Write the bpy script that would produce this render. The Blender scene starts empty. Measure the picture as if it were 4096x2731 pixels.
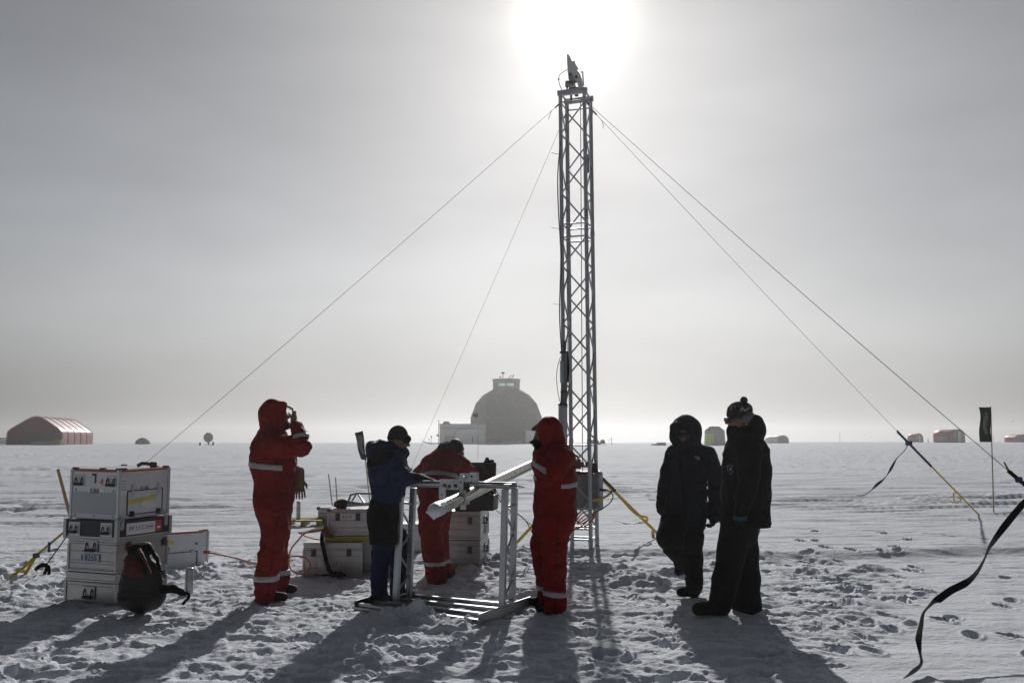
import bpy, bmesh, math, random
import numpy as np
from mathutils import Vector, Matrix, Quaternion

random.seed(7)
RNG = np.random.default_rng(7)
scene = bpy.context.scene
COL = scene.collection
R = math.radians

# ------------------------------------------------------------------ camera
# picture coordinates below are in pixels of a 4096 x 2731 frame; they are turned into points at real distances
FPX, CX, CY = 3744.0, 2048.0, 1365.5
PITCH = math.atan((1759 - CY) / FPX)
EYE = Vector((0, 0, 1.5))
cam_d = bpy.data.cameras.new('camera')
cam_d.sensor_width = 36.0
cam_d.lens = 36.0 * FPX / 4096.0
cam_d.clip_start = 0.05
cam_d.clip_end = 5000
cam = bpy.data.objects.new('camera', cam_d)
COL.objects.link(cam)
cam.location = EYE
cam.rotation_euler = (math.pi / 2 + PITCH, 0, 0)
scene.camera = cam


def ray(px, py):
    x, u = px - CX, CY - py
    c, s = math.cos(PITCH), math.sin(PITCH)
    return Vector((x, FPX * c - u * s, FPX * s + u * c))


def P(px, py, Y):
    """the point at depth Y (metres in front of the camera) seen at picture position px, py"""
    d = ray(px, py)
    return EYE + d * (Y / d.y)


def proj(p):
    d = Vector(p) - EYE
    c, s = math.cos(PITCH), math.sin(PITCH)
    f, u = d.y * c + d.z * s, -d.y * s + d.z * c
    return CX + FPX * d.x / f, CY - FPX * u / f


def G(px, py, z=0.0):
    """the point on the level z seen at px, py"""
    d = ray(px, py)
    return EYE + d * ((z - EYE.z) / d.z)


# ------------------------------------------------------------------ sun and sky
SUN_EL, SUN_AZ = R(25.1), R(3.9)          # azimuth clockwise from +Y
SUN_DIR = Vector((math.cos(SUN_EL) * math.sin(SUN_AZ), math.cos(SUN_EL) * math.cos(SUN_AZ), math.sin(SUN_EL)))
sl = bpy.data.lights.new('sun', 'SUN')
sl.energy = 3.0
sl.angle = R(0.7)
sl.color = (1.0, 0.972, 0.935)
so = bpy.data.objects.new('sun', sl)
COL.objects.link(so)
so.rotation_euler = (-SUN_DIR).to_track_quat('-Z', 'Y').to_euler()

world = bpy.data.worlds.new("World")
scene.world = world
world.use_nodes = True
wn, wl = world.node_tree.nodes, world.node_tree.links
wn.clear()


def wnode(t, **kw):
    n = wn.new(t)
    for k, v in kw.items():
        setattr(n, k, v)
    return n


def wmath(op, a, b=None):
    n = wnode('ShaderNodeMath', operation=op)
    for i, v in enumerate((a, b)):
        if v is None:
            continue
        if hasattr(v, 'is_output'):
            wl.new(v, n.inputs[i])
        else:
            n.inputs[i].default_value = v
    return n.outputs[0]


sky = wnode('ShaderNodeTexSky', sky_type='NISHITA')
sky.sun_disc = False
sky.sun_elevation = SUN_EL
sky.sun_rotation = SUN_AZ
sky.altitude = 2500
sky.air_density = 1.0
sky.dust_density = 4.0
sky.ozone_density = 1.0
hsv = wnode('ShaderNodeHueSaturation')
hsv.inputs['Saturation'].default_value = 0.27
hsv.inputs['Value'].default_value = 1.0
wl.new(sky.outputs[0], hsv.inputs['Color'])
bg1 = wnode('ShaderNodeBackground')
bg1.inputs['Strength'].default_value = 0.05
cool = wnode('ShaderNodeMix', data_type='RGBA', blend_type='MULTIPLY')
cool.inputs[0].default_value = 1.0
cool.inputs[7].default_value = (1.0, 0.993, 0.985, 1)
wl.new(hsv.outputs[0], cool.inputs[6])
wl.new(cool.outputs[2], bg1.inputs['Color'])
# thin cloud veil round the sun: a function of the direction only
tc = wnode('ShaderNodeTexCoord')
dot = wnode('ShaderNodeVectorMath', operation='DOT_PRODUCT')
dot.inputs[1].default_value = SUN_DIR
wl.new(tc.outputs['Generated'], dot.inputs[0])
ang = wmath('ARCCOSINE', wmath('MINIMUM', dot.outputs['Value'], 0.999999))


def lobe(width_deg, amp, power=2.0):
    q = wmath('POWER', wmath('DIVIDE', ang, R(width_deg)), power)
    return wmath('MULTIPLY', wmath('EXPONENT', wmath('MULTIPLY', q, -1.0)), amp)


# the fog bank lies towards the sun; the sky behind the viewer is clearer and darker
fade = wnode('ShaderNodeMapRange', interpolation_type='SMOOTHSTEP')
fade.inputs['From Min'].default_value = R(27)
fade.inputs['From Max'].default_value = R(85)
fade.inputs['To Min'].default_value = 1.0
fade.inputs['To Max'].default_value = 0.36
wl.new(ang, fade.inputs['Value'])
mp = wnode('ShaderNodeMapping')
mp.inputs['Scale'].default_value = (1.0, 1.0, 3.4)
mp.inputs['Rotation'].default_value = (0.0, R(14), 0.0)
wl.new(tc.outputs['Generated'], mp.inputs['Vector'])
nz = wnode('ShaderNodeTexNoise')
nz.inputs['Scale'].default_value = 2.6
nz.inputs['Detail'].default_value = 4.0
nz.inputs['Roughness'].default_value = 0.5
wl.new(mp.outputs[0], nz.inputs['Vector'])
cl = wnode('ShaderNodeMapRange')
cl.inputs['From Min'].default_value = 0.3
cl.inputs['From Max'].default_value = 0.7
cl.inputs['To Min'].default_value = 0.88
cl.inputs['To Max'].default_value = 1.09
wl.new(nz.outputs['Fac'], cl.inputs['Value'])
sepz = wnode('ShaderNodeSeparateXYZ')
wl.new(tc.outputs['Generated'], sepz.inputs[0])
low = wnode('ShaderNodeMapRange', interpolation_type='SMOOTHSTEP')      # the fog bank dims the sky close to the horizon
low.inputs['From Min'].default_value = -0.02
low.inputs['From Max'].default_value = 0.15
low.inputs['To Min'].default_value = 0.29
low.inputs['To Max'].default_value = 1.0
wl.new(sepz.outputs['Z'], low.inputs['Value'])
pale = wnode('ShaderNodeMapRange')                                       # fog is colourless
pale.inputs['From Min'].default_value = 0.0
pale.inputs['From Max'].default_value = 0.22
pale.inputs['To Min'].default_value = 0.04
pale.inputs['To Max'].default_value = 0.27
wl.new(sepz.outputs['Z'], pale.inputs['Value'])
wl.new(pale.outputs[0], hsv.inputs['Saturation'])
dim = wmath('MULTIPLY', wmath('MULTIPLY', fade.outputs[0], cl.outputs[0]), low.outputs[0])
wl.new(wmath('MULTIPLY', dim, 0.05), bg1.inputs['Strength'])
glow = wmath('ADD', lobe(2.35, 1.35, 1.8), lobe(5.5, 0.14, 1.6))
bg2 = wnode('ShaderNodeBackground')
bg2.inputs['Color'].default_value = (1.0, 0.965, 0.90, 1)
wl.new(glow, bg2.inputs['Strength'])
add = wnode('ShaderNodeAddShader')
wl.new(bg1.outputs[0], add.inputs[0])
wl.new(bg2.outputs[0], add.inputs[1])
wo = wnode('ShaderNodeOutputWorld')
wl.new(add.outputs[0], wo.inputs['Surface'])

scene.view_settings.view_transform = 'Standard'
scene.view_settings.look = 'None'
scene.view_settings.exposure = 0.0
scene.view_settings.gamma = 1.0
scene.render.engine = 'CYCLES'
cy = scene.cycles
cy.max_bounces = 12
cy.diffuse_bounces = 3
cy.glossy_bounces = 3
cy.transmission_bounces = 12
cy.volume_bounces = 0
cy.transparent_max_bounces = 8
cy.sample_clamp_indirect = 6.0
cy.use_denoising = True
cy.caustics_reflective = False
cy.caustics_refractive = False


# ------------------------------------------------------------------ materials
def mat(name, color, rough=0.7, metal=0.0, spec=0.5, noise=None, bump=None, sheen=0.0, alpha=None, emit=None):
    """noise = (scale, amount) varies the colour with wear; bump = (scale, strength, distance)"""
    m = bpy.data.materials.new(name)
    m.use_nodes = True
    nt = m.node_tree
    b = nt.nodes['Principled BSDF']
    c = tuple(color) + ((1,) if len(color) == 3 else ())
    b.inputs['Base Color'].default_value = c
    b.inputs['Roughness'].default_value = rough
    b.inputs['Metallic'].default_value = metal
    b.inputs['Specular IOR Level'].default_value = spec
    if sheen:
        b.inputs['Sheen Weight'].default_value = sheen
    tco = nt.nodes.new('ShaderNodeTexCoord')
    if noise:
        n = nt.nodes.new('ShaderNodeTexNoise')
        n.inputs['Scale'].default_value = noise[0]
        n.inputs['Detail'].default_value = 5
        nt.links.new(tco.outputs['Object'], n.inputs['Vector'])
        mx = nt.nodes.new('ShaderNodeMix')
        mx.data_type = 'RGBA'
        mx.inputs[6].default_value = tuple(max(0, v * (1 - noise[1])) for v in c[:3]) + (1,)
        mx.inputs[7].default_value = tuple(min(1, v * (1 + noise[1])) for v in c[:3]) + (1,)
        nt.links.new(n.outputs['Fac'], mx.inputs[0])
        nt.links.new(mx.outputs[2], b.inputs['Base Color'])
        mr = nt.nodes.new('ShaderNodeMapRange')
        mr.inputs['To Min'].default_value = max(0.02, rough - 0.12)
        mr.inputs['To Max'].default_value = min(1, rough + 0.12)
        nt.links.new(n.outputs['Fac'], mr.inputs['Value'])
        nt.links.new(mr.outputs[0], b.inputs['Roughness'])
    if bump:
        n2 = nt.nodes.new('ShaderNodeTexNoise')
        n2.inputs['Scale'].default_value = bump[0]
        n2.inputs['Detail'].default_value = 4
        nt.links.new(tco.outputs['Object'], n2.inputs['Vector'])
        bp = nt.nodes.new('ShaderNodeBump')
        bp.inputs['Strength'].default_value = bump[1]
        bp.inputs['Distance'].default_value = bump[2]
        nt.links.new(n2.outputs['Fac'], bp.inputs['Height'])
        nt.links.new(bp.outputs[0], b.inputs['Normal'])
    return m


M = {}
M['red'] = mat('red_fabric', (0.180, 0.0075, 0.0055), 0.75, spec=.18, noise=(9, .18), bump=(17, .75, .03))
M['blue'] = mat('blue_fabric', (0.007, 0.0125, 0.055), 0.7, spec=.18, noise=(9, .15), bump=(17, .75, .03))
M['navy'] = mat('navy_fabric', (0.006, 0.008, 0.015), 0.8, spec=.12, noise=(9, .2), bump=(17, .75, .03))
M['black'] = mat('black_fabric', (0.006, 0.006, 0.0065), 0.85, spec=.12, noise=(9, .2), bump=(17, .75, .03))
M['knit'] = mat('dark_knit', (0.022, 0.021, 0.019), 0.95, spec=.2, bump=(110, .7, .01))
M['knit_white'] = mat('pale_knit', (0.30, 0.31, 0.33), 0.95, spec=.2, bump=(110, .7, .01))
M['fur'] = mat('grey_fleece', (0.16, 0.165, 0.17), 0.95, spec=.1, bump=(80, .8, .02))
M['teal'] = mat('teal_knit', (0.02, 0.075, 0.10), 0.95, spec=.2, bump=(110, .6, .01))
M['boot'] = mat('boot_leather', (0.007, 0.0065, 0.006), 0.6, spec=.15, bump=(40, .3, .01))
M['boot_brown'] = mat('brown_boot', (0.06, 0.035, 0.022), 0.6, bump=(40, .3, .01))
M['reflective'] = mat('reflective_tape', (0.34, 0.35, 0.38), 0.35, spec=.6, bump=(70, .3, .01))
M['skin'] = mat('skin', (0.20, 0.105, 0.07), 0.55, noise=(14, .12))
M['beard'] = mat('beard_hair', (0.03, 0.022, 0.017), 0.9, bump=(90, .8, .02))
M['work_glove'] = mat('tan_work_glove', (0.17, 0.105, 0.05), 0.8, noise=(12, .3), bump=(50, .4, .01))
M['lens'] = mat('goggle_lens', (0.02, 0.013, 0.008), 0.35, spec=.4)
M['alu'] = mat('bare_aluminium', (0.38, 0.38, 0.375), 0.36, metal=.85, noise=(8, .28), bump=(16, .3, .006))
M['alu_bright'] = mat('extruded_aluminium', (0.40, 0.42, 0.44), 0.36, metal=.8, noise=(7, .10), bump=(30, .10, .003))
M['alu_dull'] = mat('dull_aluminium', (0.45, 0.46, 0.47), 0.45, metal=.7, noise=(8, .15))
M['steel'] = mat('tower_steel', (0.36, 0.375, 0.395), 0.42, metal=.7, noise=(6, .15))
M['dark_metal'] = mat('dark_metal', (0.06, 0.06, 0.065), 0.5, metal=.5, noise=(8, .2))
M['white_case'] = mat('white_case_paint', (0.63, 0.65, 0.68), 0.45, noise=(9, .15), bump=(14, .2, .005))
M['case_trim'] = mat('grey_case_trim', (0.55, 0.56, 0.58), 0.4, metal=.5)
M['vent_grey'] = mat('perforated_grey_panel', (0.40, 0.42, 0.45), 0.5, noise=(240, .25))
M['black_case'] = mat('blue_black_case', (0.016, 0.018, 0.027), 0.5, noise=(4, .2))
M['black_plastic'] = mat('black_plastic', (0.012, 0.012, 0.013), 0.5)
M['screen'] = mat('dark_screen', (0.008, 0.009, 0.010), 0.25)
M['orange'] = mat('orange_paint', (0.42, 0.065, 0.02), 0.5, noise=(12, .15))
M['red_paint'] = mat('red_sticker', (0.55, 0.04, 0.03), 0.5)
M['dark_red'] = mat('dark_red_rubber', (0.10, 0.02, 0.013), 0.55, noise=(14, .25))
M['orange_cable'] = mat('orange_cable', (0.52, 0.13, 0.055), 0.55)
M['yellow'] = mat('yellow_webbing', (0.74, 0.50, 0.04), 0.75, noise=(14, .2), bump=(120, .4, .004))
M['blue_dark'] = mat('dark_blue_fabric', (0.005, 0.0095, 0.042), 0.8, spec=.15, noise=(9, .15), bump=(17, .75, .03))
M['seam'] = mat('dark_seam', (0.03, 0.012, 0.012), 0.8, spec=.1)
M['yellow_paint'] = mat('yellow_green_paint', (0.34, 0.30, 0.03), 0.6, noise=(8, .3))
M['yellow_tape'] = mat('yellow_sticker', (0.66, 0.56, 0.10), 0.6, noise=(9, .25))
M['blue_web'] = mat('blue_webbing', (0.015, 0.04, 0.12), 0.75, bump=(120, .4, .004))
M['black_web'] = mat('black_webbing', (0.006, 0.006, 0.0065), 0.9, spec=.02, bump=(120, .4, .004))
M['bamboo'] = mat('bamboo', (0.36, 0.25, 0.12), 0.6, noise=(16, .3))
M['wire'] = mat('steel_wire', (0.15, 0.15, 0.15), 0.5, metal=.5)
M['text'] = mat('black_print', (0.02, 0.02, 0.025), 0.6)
M['grey_text'] = mat('grey_print', (0.16, 0.16, 0.20), 0.6)
M['text_orange'] = mat('orange_print', (0.70, 0.12, 0.03), 0.6)
M['label'] = mat('white_label', (0.72, 0.73, 0.76), 0.5)
M['label_blue'] = mat('pale_blue_label', (0.52, 0.57, 0.70), 0.5)
M['flag'] = mat('dark_green_flag_cloth', (0.020, 0.027, 0.024), 0.85, noise=(5, .3))
M['flag_print'] = mat('grey_flag_print', (0.17, 0.18, 0.17), 0.85, noise=(6, .8))
M['thermos'] = mat('grey_steel_flask', (0.42, 0.43, 0.46), 0.35, metal=.5)
M['plastic_bag'] = mat('white_plastic_bag', (0.66, 0.69, 0.76), 0.4, bump=(30, .5, .02))
M['pack_grey'] = mat('grey_pack_nylon', (0.011, 0.011, 0.012), 0.65, noise=(12, .25), bump=(50, .4, .01))
M['pack_red'] = mat('red_pack_nylon', (0.085, 0.006, 0.006), 0.65, noise=(12, .2), bump=(50, .4, .01))
M['tube'] = mat('polished_core_barrel', (0.31, 0.285, 0.245), 0.26, metal=.92, noise=(10, .12), bump=(14, .05, .004))
M['winch'] = mat('winch_housing', (0.17, 0.17, 0.165), 0.5, metal=.4, noise=(8, .2))
M['tent_red'] = mat('red_tent_canvas', (0.34, 0.055, 0.045), 0.55, noise=(1.2, .15), bump=(2.5, .25, .05))
M['tent_red_gloss'] = mat('red_tent_roof', (0.25, 0.055, 0.05), 0.42, noise=(1.2, .15), bump=(2.0, .3, .06))
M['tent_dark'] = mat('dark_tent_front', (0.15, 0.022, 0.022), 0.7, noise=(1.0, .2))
M['tent_grey'] = mat('grey_tent_canvas', (0.30, 0.30, 0.29), 0.7, noise=(1.2, .12))
M['tent_white'] = mat('white_tent_canvas', (0.88, 0.89, 0.89), 0.6, noise=(1.2, .08))
M['tent_lime'] = mat('lime_tent_canvas', (0.42, 0.78, 0.07), 0.7, noise=(1.2, .1))
M['tent_khaki'] = mat('khaki_tent', (0.34, 0.32, 0.24), 0.7, noise=(1.5, .12))
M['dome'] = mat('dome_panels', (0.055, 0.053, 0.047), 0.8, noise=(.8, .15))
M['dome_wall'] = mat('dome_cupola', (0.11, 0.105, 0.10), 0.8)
M['glass'] = mat('window_pane', (0.55, 0.70, 0.66), 0.1)
gm = M['glass'].node_tree.nodes['Principled BSDF']
gm.inputs['Transmission Weight'].default_value = 1.0
gm.inputs['IOR'].default_value = 1.02
M['dark_far'] = mat('dark_far_metal', (0.07, 0.065, 0.065), 0.7)
M['red_far'] = mat('red_marker_cloth', (0.40, 0.05, 0.045), 0.8)


# ------------------------------------------------------------------ object helpers
def tag(o, label=None, cat=None, group=None, kind=None):
    if label:
        o['label'] = label
    if cat:
        o['category'] = cat
    if group:
        o['group'] = group
    if kind:
        o['kind'] = kind
    return o


def thing(name, label, cat, loc=(0, 0, 0), rotz=0.0, group=None, rot=None):
    o = bpy.data.objects.new(name, None)
    o.empty_display_size = 0.1
    COL.objects.link(o)
    o.location = loc
    o.rotation_euler = rot if rot else (0, 0, rotz)
    return tag(o, label, cat, group)


def world_mat(o):
    m = Matrix.LocRotScale(o.location, o.rotation_euler, o.scale)
    if o.parent:
        m = world_mat(o.parent) @ m
    return m


def smooth_all(me, flag=True):
    me.polygons.foreach_set('use_smooth', [flag] * len(me.polygons))


def link_mesh(name, me, m=None, parent=None, world=False):
    """world=True: the vertices are given in world coordinates"""
    if parent is not None and world:
        me.transform(world_mat(parent).inverted())
    o = bpy.data.objects.new(name, me)
    if m is not None:
        me.materials.append(m)
    COL.objects.link(o)
    if parent is not None:
        o.parent = parent
    return o


def build_each(mbs, name, m, parent=None, world=False, bevel=0.0):
    return [b.build(name, m, parent, world, bevel) for b in mbs]


class MB:
    """collects boxes, bars, tubes, lathes and plates; build() links them as one mesh object"""

    def __init__(self):
        self.v, self.f, self.s = [], [], []

    def add(self, verts, faces, smooth=False):
        n = len(self.v)
        self.v += [Vector(p) for p in verts]
        self.f += [tuple(i + n for i in f) for f in faces]
        self.s += [smooth] * len(faces)
        return self

    def box(self, c, size, rot=None):
        hx, hy, hz = size[0] / 2, size[1] / 2, size[2] / 2
        pts = [Vector((x * hx, y * hy, z * hz)) for x in (-1, 1) for y in (-1, 1) for z in (-1, 1)]
        if rot is not None:
            pts = [rot @ p for p in pts]
        c = Vector(c)
        return self.add([c + p for p in pts],
                        [(0, 1, 3, 2), (4, 6, 7, 5), (0, 4, 5, 1), (2, 3, 7, 6), (0, 2, 6, 4), (1, 5, 7, 3)])

    def bar(self, a, b, w, h=None, up=(0, 0, 1)):
        """square bar from a to b"""
        h = h or w
        a, b = Vector(a), Vector(b)
        d = (b - a)
        L = d.length
        d.normalize()
        u = Vector(up)
        if abs(d.dot(u)) > 0.98:
            u = Vector((1, 0, 0))
        s = d.cross(u).normalized()
        t = s.cross(d).normalized()
        rot = Matrix((s, d, t)).transposed()
        return self.box((a + b) / 2, (w, L, h), rot)

    def tube(self, pts, r, n=10, caps=True, closed=False):
        """round tube along points; r a number or one radius per point"""
        pts = [Vector(p) for p in pts]
        k = len(pts)
        rs = [r] * k if isinstance(r, (int, float)) else list(r)
        ref = Vector((0, 0, 1))
        prev = None
        rings = []
        for i, p in enumerate(pts):
            if closed:
                d = pts[(i + 1) % k] - pts[i - 1]
            else:
                d = pts[min(i + 1, k - 1)] - pts[max(i - 1, 0)]
            d.normalize()
            if prev is None:
                u = ref if abs(d.dot(ref)) < 0.95 else Vector((1, 0, 0))
                s = d.cross(u).normalized()
            else:
                s = prev - d * prev.dot(d)
                s.normalize()
            prev = s
            t = d.cross(s)
            rings.append([p + (s * math.cos(a) + t * math.sin(a)) * rs[i]
                          for a in [2 * math.pi * j / n for j in range(n)]])
        vs = [q for ring in rings for q in ring]
        fs = []
        for i in range(k - (0 if closed else 1)):
            i2 = (i + 1) % k
            for j in range(n):
                j2 = (j + 1) % n
                fs.append((i * n + j, i * n + j2, i2 * n + j2, i2 * n + j))
        self.add(vs, fs, True)
        if caps and not closed:
            base = len(self.v)
            self.add(rings[0], [tuple(range(n))[::-1]])
            self.add(rings[-1], [tuple(range(n))])
        return self

    def lathe(self, prof, c=(0, 0, 0), n=24, axis='z', smooth=True):
        """prof = [(radius, height), ...] about an upright axis through c"""
        c = Vector(c)
        vs, fs = [], []
        for r, z in prof:
            for j in range(n):
                a = 2 * math.pi * j / n
                q = Vector((r * math.cos(a), r * math.sin(a), z))
                if axis == 'y':
                    q = Vector((q.x, q.z, q.y))
                elif axis == 'x':
                    q = Vector((q.z, q.x, q.y))
                vs.append(c + q)
        for i in range(len(prof) - 1):
            for j in range(n):
                j2 = (j + 1) % n
                fs.append((i * n + j, i * n + j2, (i + 1) * n + j2, (i + 1) * n + j))
        self.add(vs, fs, smooth)
        self.add(vs[:n], [tuple(range(n))[::-1]])
        self.add(vs[-n:], [tuple(range(n))])
        return self

    def prism(self, outline, d, origin=(0, 0, 0), ax=(1, 0, 0), ay=(0, 0, 1)):
        """flat outline (list of (u, v)) given thickness d along ax x ay"""
        o, ax, ay = Vector(origin), Vector(ax), Vector(ay)
        nrm = ax.cross(ay).normalized() * d
        a = [o + ax * u + ay * v for u, v in outline]
        b = [p + nrm for p in a]
        n = len(a)
        fs = [tuple(range(n))[::-1], tuple(range(n, 2 * n))]
        fs += [(i, (i + 1) % n, n + (i + 1) % n, n + i) for i in range(n)]
        return self.add(a + b, fs)

    def ribbon(self, pts, widths, normals, thick=0.002):
        """strap: centre points, half-width vectors already oriented in normals' plane"""
        vs, fs = [], []
        k = len(pts)
        for i in range(k):
            p = Vector(pts[i])
            d = (Vector(pts[min(i + 1, k - 1)]) - Vector(pts[max(i - 1, 0)])).normalized()
            nr = Vector(normals[i])
            nr = (nr - d * nr.dot(d)).normalized()
            s = d.cross(nr).normalized() * widths[i] / 2
            t = nr * thick / 2
            vs += [p - s - t, p + s - t, p + s + t, p - s + t]
        for i in range(k - 1):
            a, b = 4 * i, 4 * (i + 1)
            for j in range(4):
                j2 = (j + 1) % 4
                fs.append((a + j, a + j2, b + j2, b + j))
        fs += [(0, 3, 2, 1), tuple(4 * (k - 1) + j for j in range(4))]
        return self.add(vs, fs)

    def build(self, name, m, parent=None, world=False, bevel=0.0, smooth=None):
        me = bpy.data.meshes.new(name)
        me.from_pydata([tuple(p) for p in self.v], [], self.f)
        flags = self.s if smooth is None else [smooth] * len(self.f)
        me.polygons.foreach_set('use_smooth', flags)
        bm = bmesh.new()
        bm.from_mesh(me)
        bmesh.ops.recalc_face_normals(bm, faces=bm.faces)
        bm.to_mesh(me)
        bm.free()
        me.update()
        o = link_mesh(name, me, m, parent, world)
        if bevel:
            md = o.modifiers.new('bevel', 'BEVEL')
            md.width = bevel
            md.segments = 2
            md.limit_method = 'ANGLE'
            md.angle_limit = R(40)
        return o


def curve_pts(ctrl, n=40):
    """Catmull-Rom through the control points"""
    c = [Vector(p) for p in ctrl]
    c = [c[0] * 2 - c[1]] + c + [c[-1] * 2 - c[-2]]
    out = []
    segs = len(c) - 3
    for s in range(segs):
        p0, p1, p2, p3 = c[s:s + 4]
        m = max(2, n // segs)
        for i in range(m):
            t = i / m
            out.append(0.5 * ((2 * p1) + (p2 - p0) * t + (2 * p0 - 5 * p1 + 4 * p2 - p3) * t * t
                              + (3 * p1 - p0 - 3 * p2 + p3) * t ** 3))
    out.append(c[-2])
    return out


def text(name, body, size, m, parent, loc, ax, up, align='CENTER', stretch=1.0):
    """printed characters lying on a surface: ax runs along the writing, up is its up direction (local to parent)"""
    cu = bpy.data.curves.new(name, 'FONT')
    cu.body = body
    cu.size = size
    cu.align_x = align
    cu.align_y = 'CENTER'
    cu.extrude = 0.0008
    cu.resolution_u = 3
    tmp = bpy.data.objects.new('tmp', cu)
    COL.objects.link(tmp)
    dg = bpy.context.evaluated_depsgraph_get()
    me = bpy.data.meshes.new_from_object(tmp.evaluated_get(dg))
    bpy.data.objects.remove(tmp)
    bpy.data.curves.remove(cu)
    me.name = name
    ax, up = Vector(ax).normalized(), Vector(up).normalized()
    nr = ax.cross(up)
    rot = Matrix((ax * stretch, up, nr)).transposed().to_4x4()
    me.transform(Matrix.Translation(Vector(loc)) @ rot)
    me.materials.clear()
    return link_mesh(name, me, m, parent)


# ------------------------------------------------------------------ snow ground
def hash2(ix, iy, seed):
    h = (ix.astype(np.int64) * 374761393 + iy.astype(np.int64) * 668265263 + seed * 1442695041) & 0xFFFFFFFF
    h = ((h ^ (h >> 13)) * 1274126177) & 0xFFFFFFFF
    h = h ^ (h >> 16)
    return (h & 0xFFFFFF) / float(0xFFFFFF)


def vnoise(x, y, seed=0):
    ix, iy = np.floor(x), np.floor(y)
    fx, fy = x - ix, y - iy
    ix, iy = ix.astype(np.int64), iy.astype(np.int64)
    u = fx * fx * fx * (fx * (fx * 6 - 15) + 10)
    v = fy * fy * fy * (fy * (fy * 6 - 15) + 10)
    a, b = hash2(ix, iy, seed), hash2(ix + 1, iy, seed)
    c, d = hash2(ix, iy + 1, seed), hash2(ix + 1, iy + 1, seed)
    return (a * (1 - u) + b * u) * (1 - v) + (c * (1 - u) + d * u) * v


def fbm(x, y, seed, octs=4, gain=0.5, lac=2.03):
    s, a, t = 0.0, 1.0, 0.0
    for i in range(octs):
        s = s + a * vnoise(x + 17.3 * i, y - 9.1 * i, seed + i)
        t += a
        a *= gain
        x, y = x * lac, y * lac
    return s / t


def sstep(a, b, x):
    t = np.clip((x - a) / (b - a), 0, 1)
    return t * t * (3 - 2 * t)


def base_h(x, y):
    """broad shape of the snow, without its texture"""
    x, y = np.asarray(x, float), np.asarray(y, float)
    r = np.hypot(x, y)
    crest = 0.79 + 0.22 * sstep(25, 70, x) + 0.02 * sstep(30, 80, -x)
    h = crest * sstep(16, 140, r) - 3.0 * sstep(230, 420, r)
    h = h + 0.20 * np.exp(-((x + 3) / 17) ** 2 - ((y - 152) / 16) ** 2)
    # undisturbed surface behind the dug work area
    edge = 11.9 + 0.25 * np.sin(x * 1.3) + 0.12 * np.sin(x * 3.1 + 1)
    h = h + 0.085 * sstep(0.0, 0.45, y - edge) * sstep(-1.0, 0.4, x) * (1 - sstep(30, 60, r))
    return h


def zg(x, y):
    return float(base_h(np.array([x]), np.array([y]))[0])


def on_ground(px, py):
    p = G(px, py, 0.0)
    for _ in range(12):
        p = G(px, py, zg(p.x, p.y))
    return p


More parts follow.
